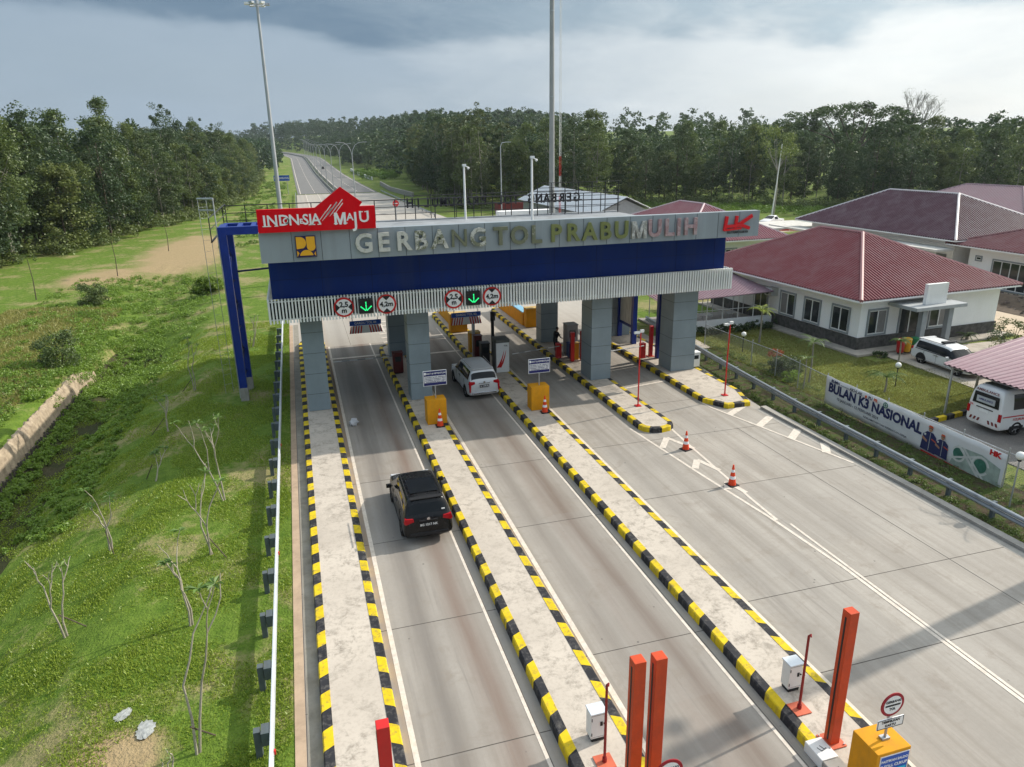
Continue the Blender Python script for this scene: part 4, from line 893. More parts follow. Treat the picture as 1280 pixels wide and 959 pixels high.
# ambulance: high-roof van
ST = [(-2.6, .86, .42, .70, .84, .80), (-2.58, .92, .34, 1.20, .86, 1.36), (-2.54, .93, .30, 1.22, .82, 2.02), (-2.44, .94, .28, 1.24, .78, 2.22), (-2.3, .94, .28, 1.24, .77, 2.27), (-2.1, .94, .28, 1.24, .77, 2.28), (-.6, .94, .28, 1.24, .77, 2.28), (-.5, .94, .28, 1.24, .77, 2.28), (.9, .94, .28, 1.24, .77, 2.26), (1.0, .94, .28, 1.22, .77, 2.24), (1.35, .94, .28, 1.20, .74, 2.05), (2.1, .93, .28, 1.12, .78, 1.30), (2.45, .90, .3, .9, .75, 1.05), (2.6, .8, .4, .7, .65, .8)]
o = car('ambulance', 'white ambulance van with red markings parked half under the carport', 'ambulance', (33.65, 24.75, 0), R_(-1), ST, [5, 6, 7, 8, 9, 10], [10], P_WHITE, 2.6, (-1.55, 1.6), .93, .36)
o2 = o
def rear_text(t, s, y, z, m, x=-2.62, sx=1): text(t, s, m, o2, (x, y, z), 'lettering', .003, .003, sx, world=False, rot=Matrix.Rotation(-math.pi/2, 4, 'Z') @ Matrix.Rotation(math.pi/2, 4, 'X'))
MB().prism([(-.72, 1.34), (-.66, 1.92), (.66, 1.92), (.72, 1.34)], -2.605, -2.56, 'x').build('rear_window', CARGL, o, bevel=.02)
MB().b2((-2.612, -.5, 1.45), (-2.606, .5, 1.75)).build('window_panel', mat('pale_panel', (.4, .42, .44), .5), o); rear_text('AMBULANCE', .13, 0, 1.6, M_['navy'], -2.615)
rear_text('AMBULANCE', .17, 0, 2.05, mat('maroon_print', (.14, .015, .03), .5), -2.585, 1.25); MB().b2((-2.615, -.24, 1.0), (-2.58, .24, 1.14)).build('plate', M_['signwhite'], o)
MB().b2((-2.616, -.45, 1.17), (-2.585, .45, 1.21)).build('handle_bar', M_['black'], o); rear_text('TOL', .12, .72, 1.22, M_['red'])
for s in (-1, 1):
    MB().b2((-2.62, s*.78, .78), (-2.55, s*.93, 1.16)).build('tail_light', TL, o, bevel=.01)
    MB().box((1.35, s*1.06, 1.35), (.12, .22, .26)).build('mirror', M_['white'], o, bevel=.02)
mb = MB()
for k in range(8):
    y = -.84+k*.21
    if abs(y+.1) < .12: continue
    d = .06 if y < 0 else -.06
    mb.prism([(y, .5), (y+.09, .5), (y+.09+d, .66), (y+d, .66)], -2.625, -2.59, 'x')
mb.build('rear_chevrons', mat('marker_red', (.16, .02, .02), .5), o)
mb = MB()
for s in (-1, 1):
    mb.b2((-2.5, s*.945, 1.0), (2.2, s*.952, 1.05)); 
    for k in range(14): mb.b2((-1.0+k*.16, s*.945, .42), (-.92+k*.16, s*.952, .62))
mb.build('side_stripes', M_['red'], o)
for s, rr in ((-1, Matrix.Rotation(math.pi/2, 4, 'X')), (1, Matrix.Rotation(math.pi, 4, 'Z') @ Matrix.Rotation(math.pi/2, 4, 'X'))):
    text('112 JALAN TOL', .17, M_['red'], o, (-1.3 if s < 0 else -1.3, s*.955, .86), 'lettering', .002, .003, world=False, rot=rr); text('AMBULANCE', .2, M_['navy'], o, (-.6, s*.86, 2.0), 'lettering', .02, .003, world=False, rot=rr)
MB().b2((.5, -.55, 2.27), (.75, .55, 2.40)).build('light_bar', M_['red'], o, bevel=.02)
MB().b2((-2.2, -.6, 2.285), (.3, .6, 2.30)).build('roof_panel', mat('grey_green_roof', (.12, .15, .14), .6), o)
# motorcycle-size vehicle far on the highway
o = thing('car', 'tiny dark car far away on the right carriageway', 'car', (19.2, 455, float(prof(455))+.1)); MB().b2((-.8, -2, .25), (.8, 2, .85)).build('body', M_['black'], o, bevel=.1); MB().box((0, -.3, 1.15), (1.4, 2.2, .6), top=(.8, .7)).build('cabin', CARGL, o, bevel=.08)

# ------------------------------------------------------------------ buildings on the right
def roofmat(name, c, c2):
    s = NT(name); v = s.pos(); n = s.noise(v, .5, 5, .6); n2 = s.noise(v, 4, 5, .7); du = s.noise(s.sc(v, (.9, .9, .9)), .8, 7, .7, .6); s.set(Base_Color=s.mix(s.ramp(du, [(.42, 0.0), (.70, .42)]), s.mix(n2, s.mix(n, c, c2), tuple(x*.8 for x in c)), tuple(.5*x+.14 for x in c2)), Roughness=.5, Specular_IOR_Level=.15); return s.m
RFM = roofmat('maroon_metal_roof', (.205, .052, .064), (.26, .082, .09)); RFP = roofmat('purple_metal_roof', (.085, .035, .055), (.12, .055, .08)); RFK = roofmat('pink_metal_roof', (.29, .18, .21), (.36, .24, .27))
WALL = mat('white_render_wall', (.84, .84, .83), .8, 0, .04, .4, .12, (.5, .47, .42)); STONE = mat('dark_stone_plinth', (.075, .072, .068), .8, 0, .5, 4, .4, (.14, .13, .12), bump=.6)
FRM = mat('grey_window_surround', (.26, .285, .30), .6, 0, .06); CURT = mat('grey_curtain', (.23, .22, .21), .9, 0, .15)
def hiproof(name, parent, x0, x1, y0, y1, ze, rx0, ry0, rx1, ry1, zr, m, pitch_=.26, capm=None):
    """hip roof with trapezoidal corrugation made as real ribs running down each slope"""
    E = [(x0, y0), (x1, y0), (x1, y1), (x0, y1)]; A, B = Vector((rx0, ry0, zr)), Vector((rx1, ry1, zr))
    C = [Vector((*e, ze)) for e in E]
    if abs(rx0-rx1) < abs(ry0-ry1): faces = [(C[0], C[1], A, A), (C[1], C[2], B, A), (C[2], C[3], B, B), (C[3], C[0], A, B)]
    else: faces = [(C[0], C[1], B, A), (C[1], C[2], B, B), (C[2], C[3], A, B), (C[3], C[0], A, A)]
    mb = MB()
    for a, b, c_, d in faces:
        e = (b-a); L_ = e.length; u = e/L_; nrm = e.cross((c_+d)/2-a).normalized()
        if nrm.z < 0: nrm = -nrm
        up = nrm.cross(u); up = up if up.z > 0 else -up
        # polygon in (s,t) coords
        pc, pd = ((c_-a).dot(u), (c_-a).dot(up)), ((d-a).dot(u), (d-a).dot(up)); T = pc[1]
        def tmax(s):
            if s < pd[0]: return T*s/max(pd[0], 1e-6)
            if s > pc[0]: return T*(L_-s)/max(L_-pc[0], 1e-6)
            return T
        n = int(L_/pitch_); prof4 = [(0, 0), (.42, 0), (.55, .09), (.80, .09), (1, 0)]
        for i in range(n):
            s0 = i*L_/n; w = L_/n
            for (p0, h0), (p1, h1) in zip(prof4[:-1], prof4[1:]):
                sa, sb = s0+p0*w, s0+p1*w; ta, tb = max(.0, tmax(sa)), max(.0, tmax(sb))
                q = [a+u*sa+nrm*h0, a+u*sb+nrm*h1, a+u*sb+up*tb+nrm*h1, a+u*sa+up*ta+nrm*h0]; mb.face([tuple(x) for x in q])
    r = mb.build(name, m, parent, world=True, fix=False)
    mc = MB()
    for p, q in ((C[0], A), (C[1], A if abs(rx0-rx1) < abs(ry0-ry1) else B), (C[2], B), (C[3], B if abs(rx0-rx1) < abs(ry0-ry1) else A), (A, B)):
        mc.path([p+Vector((0, 0, .03)), q+Vector((0, 0, .03))], [.13, .13], 6)
    mc.build('ridge_cap', capm or m, r)
    fc = MB()
    # fascia/gutter and soffit
    for a, b in zip(C, C[1:]+C[:1]):
        e = (b-a).normalized(); nn = Vector((e.y, -e.x, 0)); fc.add([a-Vector((0, 0, .13)), b-Vector((0, 0, .13)), b-Vector((0, 0, .02)), a-Vector((0, 0, .02)), a-nn*.1-Vector((0, 0, .13)), b-nn*.1-Vector((0, 0, .13)), b-nn*.1-Vector((0, 0, .02)), a-nn*.1-Vector((0, 0, .02))], [(0, 1, 2, 3), (7, 6, 5, 4), (0, 4, 5, 1), (3, 2, 6, 7)])
    fc.face([(x0+.1, y0+.1, ze-.12), (x1-.1, y0+.1, ze-.12), (x1-.1, y1-.1, ze-.12), (x0+.1, y1-.1, ze-.12)])
    fc.build('eaves_board', WALL, parent, world=True)
    if r.parent: mc_ = r.children[0]; mc_.matrix_basis = parent.matrix_basis.inverted()
    return r
def window(parent, p, w, h, ax, z0, n=2, open_=None, curtain=False, m_fr=None):
    """ax 'x-': wall facing -x at x=p[0]; 'y-': wall facing -y"""
    def bx(m, a, b, c0, c1, d0, d1):  # a,b along wall ; c z ; d outward
        if ax == 'x-': m.b2((p[0]-d1, a, c0), (p[0]-d0, b, c1))
        else: m.b2((a, p[1]-d1, c0), (b, p[1]-d0, c1))
    c0 = p[1] if ax == 'x-' else p[0]; a, b = c0-w/2, c0+w/2
    fr = MB(); t = .12
    bx(fr, a-t, b+t, z0-t, z0, .0, .07); bx(fr, a-t, b+t, z0+h, z0+h+t, 0, .07); bx(fr, a-t, a, z0, z0+h, 0, .07); bx(fr, b, b+t, z0, z0+h, 0, .07)
    f = fr.build('window', m_fr or FRM, parent, world=True)
    wf = MB()
    for k in range(n+1):
        c_ = a+(b-a)*k/n; bx(wf, c_-.04 if k else a, c_+.04 if k < n else b, z0, z0+h, .0, .045)
    bx(wf, a+.04, b-.04, z0, z0+.06, .0, .042); bx(wf, a+.04, b-.04, z0+h-.06, z0+h, .0, .042)
    q = wf.build('frame', M_['white'], f); q.matrix_basis = parent.matrix_basis.inverted()
    gl = MB(); bx(gl, a+.02, b-.02, z0+.04, z0+h-.04, .005, .02); q = gl.build('pane', M_['glass'], f); q.matrix_basis = parent.matrix_basis.inverted()
    if curtain:
        cu = MB(); bx(cu, (a+b)/2+.05, b-.05, z0+.06, z0+h-.06, .021, .026); q = cu.build('curtain', CURT, f); q.matrix_basis = parent.matrix_basis.inverted()
    return f
# office A
RZA = R_(3.0)
A = thing('office_building', 'white office with maroon hip roof, grey framed windows and a pillared porch', 'building', (35.3, 38.15, 0), RZA)
Aw = A.matrix_basis.copy(); A.matrix_basis = Matrix.Identity(4)
MB().b2((.25, .25, 0), (12.9, 16.9, 3.55)).build('wall', WALL, A, bevel=.01)
MB().b2((.17, .17, .12), (12.98, 16.98, .95)).build('stone_plinth', STONE, A); MB().b2((-.75, -.9, 0), (13.6, 17.6, .14)).build('apron', mat('apron_concrete', (.40, .36, .31), .9, 0, .12, 1, .4), A)
hiproof('roof', A, -.85, 13.6, -.75, 17.9, 3.72, 6.2, 6.9, 6.2, 11.3, 6.95, RFM, capm=mat('pale_ridge_cap', (.36, .17, .17), .5, 0, .1))
for yc, cur in ((1.95, False), (4.7, False), (7.3, True), (10.4, False)): window(A, (.25, yc), 1.5, 1.62, 'x-', 1.12, 2, curtain=cur)
window(A, (1.75, .25), 1.5, 1.62, 'y-', 1.12, 2, curtain=True); window(A, (7.3, .25), 1.7, 1.62, 'y-', 1.12, 2, curtain=True)
window(A, (4.6, .25), 1.7, 2.5, 'y-', .2, 2)
mb = MB(); mb.b2((3.5, -1.75, 0), (3.9, -1.4, 3.0)); mb.build('porch_pillar', FRM, A, bevel=.02); mb = MB(); mb.b2((5.8, -1.75, 0), (6.2, -1.4, 3.0)); mb.build('porch_pillar', FRM, A, bevel=.02)
MB().b2((2.5, -2.1, 3.0), (6.9, .2, 3.24)).build('porch_slab', mat('grey_slab', (.34, .355, .36), .7, 0, .1), A, bevel=.02); MB().b2((3.85, -1.5, 3.24), (5.65, -1.25, 4.6)).build('porch_sign_wall', M_['white'], A, bevel=.01)
for (xx, yy_) in ((-.05, 8.85), (-.05, 12.2)):
    q = MB().b2((xx-.35, yy_-.4, 2.35), (xx+.28, yy_+.4, 2.95)).build('air_conditioner', mat('aircon_white', (.5, .5, .48), .6), A, bevel=.02); MB().tube((xx-.36, yy_+.1, 2.65), (xx-.352, yy_+.1, 2.65), .22, n=16).build('fan_grille', M_['dark'], q)
A.matrix_basis = Aw
mb = MB(); mb.b2((36.5, 33.6, .001), (48, 37.3, .05)); tag(mb.build('office_path', mat('path_concrete', (.44, .39, .33), .9, 0, .12, 1, .4)), 'concrete path in front of the office', kind='structure')
# veranda
o = thing('veranda', 'open veranda with pink corrugated roof and white posts left of the office', 'veranda', (31, 47, 0))
def shed(name, parent, P0, P1, P2, P3, m, pitch=.26, th=.045):
    """corrugated sheet; P0-P1 low eave, P3-P2 high edge; ribs run from P0 to P3"""
    P0, P1, P2, P3 = map(Vector, (P0, P1, P2, P3)); mb = MB(); L_ = (P1-P0).length; n = int(L_/pitch); nr = (P1-P0).cross(P3-P0).normalized(); nr = nr if nr.z > 0 else -nr
    pr = [(0, 0), (.42, 0), (.55, th), (.87, th), (1, 0)]
    for i in range(n):
        for (a, h0), (b, h1) in zip(pr[:-1], pr[1:]):
            s, t = (i+a)/n, (i+b)/n
            mb.face([tuple(P0.lerp(P1, s)+nr*h0), tuple(P0.lerp(P1, t)+nr*h1), tuple(P3.lerp(P2, t)+nr*h1), tuple(P3.lerp(P2, s)+nr*h0)])
    mb.add([tuple(p-nr*.04) for p in (P0, P1, P2, P3)], [(0, 1, 2, 3)])
    return mb.build(name, m, parent, world=True, fix=False)
shed('roof', o, (24.5, 45.4, 2.75), (34.6, 46.4, 2.75), (34.1, 52.4, 3.5), (24.3, 51.5, 3.5), RFK)
mb = MB(); mb.b2((26.5, 47.0, 0), (35.0, 47.2, .75)); mb.build('low_wall', WALL, o, world=True)
mb = MB()
for k in range(7): mb.tube((26.6+k*1.35, 47.1, .7), (26.6+k*1.35, 47.1, 2.9), .04, n=6)
for k in range(10): mb.tube((26.2+k*.95, 50.5, 0), (26.2+k*.95, 50.5, 3.1), .035, n=6)
mb.tube((26.3, 47.1, 1.5), (34.9, 47.1, 1.5), .025, n=6); mb.build('posts', M_['white'], o, world=True)
MB().b2((26.0, 47.3, 0), (34.8, 52, .12)).build('floor', mat('tile_floor', (.3, .28, .26), .7), o, world=True)
for k in range(3):
    q = thing('veranda_table', ['white table with chair frames at the left of the veranda', 'white table with chair frames mid veranda', 'white table with chair frames at the office end of the veranda'][k], 'table', (27.8+k*2.3, 48.7, .12)); mb = MB(); mb.b2((-.45, -.4, .70), (.45, .4, .75)); mb.build('tabletop', M_['white'], q); mb = MB()
    for a in (-.38, .38):
        for b in (-.33, .33): mb.tube((a, b, 0), (a, b, .7), .02, n=6)
    mb.build('legs', M_['steel'], q)
# building C behind the gate
C_ = thing('hip_roof_building', 'white building with pink-striped hip roof partly hidden behind the right end of the gate', 'building', (44, 74, 0))
MB().b2((40, 68.8, 0), (50.6, 88, 3.5)).build('wall', WALL, C_, world=True); hiproof('roof', C_, 38.8, 51.8, 67.3, 89.4, 3.7, 45.6, 75.5, 45.6, 81, 6.9, roofmat('dusty_pink_roof', (.30, .12, .14), (.36, .17, .18)), .3, mat('pale_pink_cap', (.55, .42, .43), .5))
for k in range(4): window(C_, (43+k*2.2, 68.8), 1.3, 1.5, 'y-', 1.1)
# big building B
B_ = thing('hip_roof_hall', 'large white hall with broad dark purple hip roof behind the office', 'building', (67, 62, 0))
MB().b2((62.4, 56.4, 0), (74.8, 77.6, 4.05)).build('wall', WALL, B_, world=True, bevel=.02); hiproof('roof', B_, 60.9, 76.5, 55.0, 79.0, 4.25, 68.2, 62.2, 68.2, 71.8, 8.0, RFP, .3, mat('white_ridge_cap', (.62, .58, .58), .5))
MB().b2((59.2, 55.5, 3.2), (61.6, 82, 3.42)).build('flat_canopy', mat('dirty_white_canopy', (.55, .53, .49), .8, 0, .08, .6, .4), B_, world=True, bevel=.02)
MB().b2((57.2, 78.5, 3.1), (66, 86, 3.3)).build('flat_canopy', MC['dirty_white_canopy'], B_, world=True)
for k in range(5): MB().b2((59.4, 57.5+k*5.7, 0), (59.7, 57.8+k*5.7, 3.2)).build('canopy_post', WALL, B_, world=True)
for yc, w, h, z0 in ((60.2, 1.0, .9, 1.7), (63.5, .8, .5, 2.3), (66, .8, .5, 2.3), (69.5, 1.0, .9, 1.7), (73, 1, .9, 1.7)): window(B_, (62.4, yc), w, h, 'x-', z0)
MB().b2((62.3, 57.1, 0), (62.39, 58.3, 2.6)).build('door', mat('grey_green_door', (.17, .19, .17), .6), B_, world=True); MB().b2((62.0, 58.9, 1.9), (62.38, 59.5, 2.5)).build('air_conditioner', MC['aircon_white'], B_, world=True)
# building E at the right edge
E_ = thing('annex_building', 'white annex with brown-purple hip roof and tall glazed doors at the right edge', 'building', (66, 50, 0))
MB().b2((62.7, 43.5, 0), (78, 54.8, 3.7)).build('wall', WALL, E_, world=True, bevel=.02); hiproof('roof', E_, 61.3, 79.5, 42.2, 56.5, 3.85, 68.5, 49.3, 72.5, 49.3, 6.3, roofmat('brown_purple_roof', (.17, .06, .07), (.21, .08, .09)), .3)
window(E_, (62.7, 50.3), 3.6, 2.55, 'x-', .15, 4); window(E_, (62.7, 46), 3.2, 2.55, 'x-', .15, 4); window(E_, (62.7, 53.7), .5, .3, 'x-', 2.5, 1)
D_ = thing('distant_roof_building', 'low building with pale pink hip roof behind the big purple roofed hall', 'building', (84, 74, 0)); MB().b2((78.5, 62.5, 0), (93, 83, 4.2)).build('wall', WALL, D_, world=True); hiproof('roof', D_, 77, 94.5, 61, 84.5, 4.4, 85.5, 69, 85.5, 77, 7.9, roofmat('pale_pink_roof', (.36, .24, .26), (.4, .28, .3)), .35)
# white metal gable shed
F_ = thing('metal_shed', 'long shed with light grey metal gable roof far behind the central mast', 'shed', (48.8, 104, 0))
GM = mat('light_grey_metal_roof', (.50, .53, .56), .45, .3, .06, .4, .2, (.3, .3, .3))
MB().prism([(44.2, 0), (53.2, 0), (53.2, 3.6), (48.8, 5.6), (44.2, 3.6)], 103.6, 141).build('wall', mat('shed_wall', (.34, .35, .36), .6, 0, .1), F_, world=True)
shed('roof', F_, (43.2, 102.8, 3.5), (43.2, 141.5, 3.5), (48.8, 141.5, 6.0), (48.8, 102.8, 6.0), GM, .4); shed('roof', F_, (54.4, 102.8, 3.5), (54.4, 141.5, 3.5), (48.8, 141.5, 6.0), (48.8, 102.8, 6.0), GM, .4)
MB().b2((33, 119, 0), (45, 121, 3.2)).build('side_wall', WALL, F_, world=True)
mb = MB(); mb.b2((41.5, 150, 0), (49, 153, 2.2)); tag(mb.build('red_container', mat('dull_red_container', (.18, .03, .03), .6, 0, .2)), 'dull red container far behind the gate beside the white shed', 'container')
# carport
o = thing('carport', 'pink corrugated carport roof on steel posts over the ambulance', 'carport', (33, 25.5, 0))
shed('roof', o, (31.2, 22.4, 2.62), (31.25, 27.7, 2.62), (42.5, 30.4, 3.1), (43.5, 21.5, 3.1), RFK, .3, .05)
for (x, y) in ((31.5, 27.3), (31.5, 22.8), (37, 28.3), (37, 22.8), (42, 29.6), (42, 22.5)): MB().tube((x, y, 0), (x, y, 2.6), .06).build('steel_post', M_['steel'], o, world=True)
mb = MB(); mb.tube((31.5, 22.6, 2.5), (31.5, 27.5, 2.5), .05); mb.tube((37, 22.4, 2.62), (37, 29, 2.75), .05); mb.build('roof_beams', M_['steel'], o, world=True)
# paved yards
pv = NT('block_paving'); p = pv.pos(); br = pv.n('ShaderNodeTexBrick'); pv.t.links.new(p, br.inputs['Vector']); br.inputs['Scale'].default_value = 4.5; br.inputs['Color1'].default_value = (.20, .19, .18, 1); br.inputs['Color2'].default_value = (.145, .14, .135, 1); br.inputs['Mortar'].default_value = (.08, .075, .07, 1)
nn = pv.noise(p, .8, 5, .6); pv.set(Base_Color=pv.mix(pv.math('MULTIPLY', nn, .6), br.outputs[0], (.24, .21, .18)), Roughness=.9)
mb = MB(); mb.prism([(29.0, 5), (52, 5), (52, 31.6), (36.6, 31.2), (36.2, 27.2), (29.0, 26.2)], -.3, .02, 'z'); tag(mb.build('parking_yard', pv.m), 'grey block paving of the parking yard', kind='structure')
mb = MB(); mb.prism([(36.2, 27.2), (36.6, 37), (39.8, 37), (39.6, 27.2)], -.3, .024, 'z'); tag(mb.build('car_bay', MC['apron_concrete']), 'pale concrete bay under the white patrol car', kind='structure')
yd = mat('beige_yard_concrete', (.47, .38, .28), .9, 0, .1, .5, .3, (.33, .25, .17))
mb = MB(); mb.prism([(49.5, 36.5), (62.5, 36.5), (62.5, 56.2), (59, 58), (59, 84), (68, 98), (84, 100), (86, 112), (64, 104), (54, 86), (52.5, 60), (49.5, 56)], -.3, .018, 'z'); tag(mb.build('beige_yard', yd), 'beige concrete yard between the buildings', kind='structure')
o = thing('striped_kerb', 'short yellow and black kerb between lawn and parking yard', 'kerb', (29.5, 26.5, 0))
for k in range(9):
    a = (29.5+k*.62, 26.42+k*.1, 0); MB().box((a[0]+.31, a[1], .12), (.61, .22, .24), .16).build('block', YEL if k % 2 else BLK, o, world=True, bevel=.01)
# trash bins
for k, (c_, nm) in enumerate((((.42, .02, .02), 'red'), ((.65, .35, .02), 'yellow'), ((.02, .16, .07), 'green'))):
    o = thing('trash_bin', nm+' litter bin beside the office porch', 'litter bin', (37.55+k*.55, 36.7, .15)); m = mat('bin_'+nm, c_, .45, 0, .1)
    MB().path([(0, 0, .08), (0, 0, .12), (0, 0, .85), (0, 0, .88)], [.2, .22, .26, .22], 16).build('barrel', m, o, smooth=True); MB().path([(0, 0, .885), (0, 0, .98), (0, 0, 1.04)], [.265, .25, .1], 16).build('lid', m, o, smooth=True); MB().tube((0, 0, -.0), (0, 0, .08), .17).build('foot', M_['black'], o)
# banner
o = thing('banner', 'long white safety-month banner hung on the wire fence above the right guard rail', 'banner', (26.6, 25, 0))
bn = NT('banner_vinyl'); n = bn.noise(bn.pos(), 1.2, 4, .6); bn.set(Base_Color=bn.mix(n, (.62, .61, .59), (.74, .73, .72)), Roughness=.6)
ya, yb = 30.5, 19.85
V = []; F = []; nx_, nz_ = 60, 6
for i in range(nx_+1):
    for j in range(nz_+1):
        t = i/nx_; y = ya+(yb-ya)*t; zt_, zb_ = 1.66-.18*t, .08-.2*t; zt_ -= .03*abs(math.sin(t*18)); V.append((26.6+.02*math.sin(t*60+j)*.6, y, zb_+(zt_-zb_)*j/nz_))
for i in range(nx_):
    for j in range(nz_): a = i*(nz_+1)+j; F.append((a, a+1, a+nz_+2, a+nz_+1))
mb = MB(); mb.add(V, F); q = mb.build('cloth', bn.m, o, world=True, smooth=True); sm = q.modifiers.new('s', 'SOLIDIFY'); sm.thickness = .012; sm.offset = -1
RB = Matrix.Rotation(-math.pi/2, 4, 'Z') @ Matrix.Rotation(math.pi/2, 4, 'X'); TILT = Matrix.Rotation(R_(1.0), 4, 'Z')
def btext(t, s, y, z, m, off=.004, sx=1, ext=.001): text(t, s, m, o, (26.575-.003, y, z), 'lettering', ext, off, sx, rot=RB @ TILT.inverted())
NV = mat('banner_navy_ink', (.025, .03, .10), .6); ORN = mat('banner_orange_ink', (.65, .10, .03), .6); GRI = mat('banner_green_ink', (.02, .16, .10), .6); GYI = mat('banner_grey_ink', (.12, .12, .14), .6)
btext('BULAN K3 NASIONAL', .68, 27.15, 1.0, NV, .03, .93); btext('12 JANUARI - 12 FEBRUARI 2024', .21, 28.1, .58, GYI, .003); btext('KESELAMATAN DAN KESEHATAN KERJA', .13, 26.2, .30, GYI, .002, 1.2)
btext('BUMN', .22, 29.8, 1.44, NV, .008); btext('Untuk Indonesia', .09, 29.1, 1.40, GYI, .001); btext('AKHLAK', .23, 28.3, 1.41, GYI, .006); btext('#', .2, 27.6, 1.38, ORN, .01); btext('PU', .22, 27.3, 1.38, NV, .008); btext('PR', .22, 26.95, 1.38, ORN, .008)
def bpoly(pts, m, d=.003, nm='print'): MB().prism([(y, z) for y, z in pts], 26.570-d, 26.574-d, 'x').build(nm, m, o, world=True)
circ = lambda y, z, r, n=20, sy=1: [(y+sy*r*math.cos(2*math.pi*k/n), z+r*math.sin(2*math.pi*k/n)) for k in range(n)]
bpoly(circ(26.3, 1.36, .15), GRI, .0, 'gear_emblem'); bpoly(circ(26.3, 1.36, .10), bn.m, .004, 'gear_emblem'); bpoly([(26.28, 1.27), (26.32, 1.27), (26.32, 1.45), (26.28, 1.45)], GRI, .008, 'gear_emblem'); bpoly([(26.21, 1.34), (26.39, 1.34), (26.39, 1.38), (26.21, 1.38)], GRI, .009, 'gear_emblem')
# printed picture: two workers in navy and an interchange seen from the air
PG = mat('print_pale_green', (.34, .40, .34), .6, 0, .25, 3); PGD = mat('print_dark_green', (.05, .16, .11), .6, 0, .3, 4); PGY = mat('print_pale_road', (.60, .60, .55), .6); SKN = mat('print_skin', (.42, .22, .13), .6)
bpoly([(22.35, .02), (20.0, -.08), (20.0, .75), (20.9, 1.0), (22.1, .95)], PG, -.002, 'aerial_print'); bpoly(circ(22.0, .62, .26), PGD, .001, 'aerial_print'); bpoly(circ(20.9, .5, .30), PGD, .001, 'aerial_print')
def arc_print(cy, cz, r0, r1, t0, t1, d=.004):
    T = np.linspace(R_(t0), R_(t1), 16); bpoly([(cy+r1*math.cos(t), cz+r1*math.sin(t)) for t in T]+[(cy+r0*math.cos(t), cz+r0*math.sin(t)) for t in T[::-1]], PGY, d, 'road_print')
arc_print(20.9, .5, .34, .43, -150, 170, .004); arc_print(22.0, .6, .28, .36, 20, 340, .005)
bpoly([(22.1, 1.0), (21.95, 1.0), (20.85, -.02), (21.0, -.02)], PGY, .007, 'road_print'); bpoly([(21.85, .98), (21.72, .98), (20.62, -.03), (20.75, -.03)], PGY, .008, 'road_print'); bpoly([(22.5, .2), (22.5, .3), (20.9, .95), (20.9, .85)], PGY, .009, 'road_print')
for (y, s, d) in ((23.55, 1.0, .010), (22.85, .88, .018)):
    bpoly([(y+.42*s, .12), (y+.36*s, .85*s), (y+.16*s, 1.02*s), (y-.16*s, 1.02*s), (y-.36*s, .85*s), (y-.40*s, .08)], NV, d, 'worker_print'); bpoly(circ(y, 1.14*s, .105*s), SKN, d+.004, 'worker_print'); bpoly([(y+.14*s, 1.24*s), (y+.08*s, 1.33*s), (y-.08*s, 1.33*s), (y-.14*s, 1.24*s)], ORN, d+.008, 'worker_print')
for (y, s, d) in ((23.55, 1.0, .016), (22.85, .88, .024)):
    bpoly([(y+.40*s, .62*s), (y+.10*s, .50*s), (y+.10*s, .60*s), (y+.36*s, .74*s)], SKN, d, 'worker_print'); bpoly([(y+.30*s, .80*s), (y+.20*s, .80*s), (y+.20*s, .90*s), (y+.30*s, .90*s)], PGY, d, 'worker_print'); bpoly([(y-.02*s, .15), (y-.04*s, .15), (y-.04*s, .98*s), (y-.02*s, .98*s)], PGY, d, 'worker_print'); bpoly([(y-.12*s, .70*s), (y-.40*s, .62*s), (y-.40*s, .67*s), (y-.12*s, .75*s)], ORN, d, 'worker_print'); bpoly([(y+.11*s, 1.22*s), (y-.11*s, 1.22*s), (y-.10*s, 1.16*s), (y-.07*s, 1.20*s), (y+.07*s, 1.20*s), (y+.10*s, 1.16*s)], M_['black'], d+.004, 'worker_print')
btext('HK', .3, 20.35, 1.28, M_['red'], .02, 1.2)
bpoly([(23.9, .0), (20.0, -.12), (20.0, -.06), (23.9, .06)], M_['red'], .022, 'red_border')
mb = MB()
for k in range(6): mb.tube((26.66, 30.5-k*2.13, 0), (26.66, 30.5-k*2.13, 1.75), .03, n=6)
mb.build('posts', M_['steel'], o, world=True)
# chain link fence
fm = NT('chain_link'); v = fm.pos(); X3 = fm.xyz(v); 
u1 = fm.math('ADD', X3[1], X3[2]); u2 = fm.math('SUBTRACT', X3[1], X3[2])
def wire(u): return fm.math('LESS_THAN', fm.math('ABSOLUTE', fm.math('SUBTRACT', fm.math('FRACT', fm.math('MULTIPLY', u, 9.0)), .5)), .055)
fm.set(Base_Color=(.34, .36, .36), Metallic=.3, Roughness=.5, Alpha=fm.math('MAXIMUM', wire(u1), wire(u2)))
o = thing('wire_fence', 'thin chain link fence with steel posts along the office garden', 'fence', (27, 30, 0))
FP = [(26.7, 5), (26.72, 18), (26.75, 31), (27.2, 36), (27.0, 40), (26.85, 43.2)]
mb = MB(); mb2 = MB()
for (a, b) in zip(FP[:-1], FP[1:]):
    mb.face([(a[0], a[1], .05), (b[0], b[1], .05), (b[0], b[1], 1.5), (a[0], a[1], 1.5)]); mb2.tube((a[0], a[1], 1.52), (b[0], b[1], 1.52), .02, n=6)
mb.build('mesh', fm.m, o, world=True, fix=False); mb2.build('top_rail', M_['steel'], o, world=True)
for y in list(np.arange(6, 19, 2.4))+[33.2, 35.6, 38, 40.5, 43.2]:
    x = float(np.interp(y, [b for a, b in FP], [a for a, b in FP])); MB().tube((x, y, 0), (x, y, 1.7 if y < 43 else 2.0), .03, n=6).build('post', M_['steel'], o, world=True)
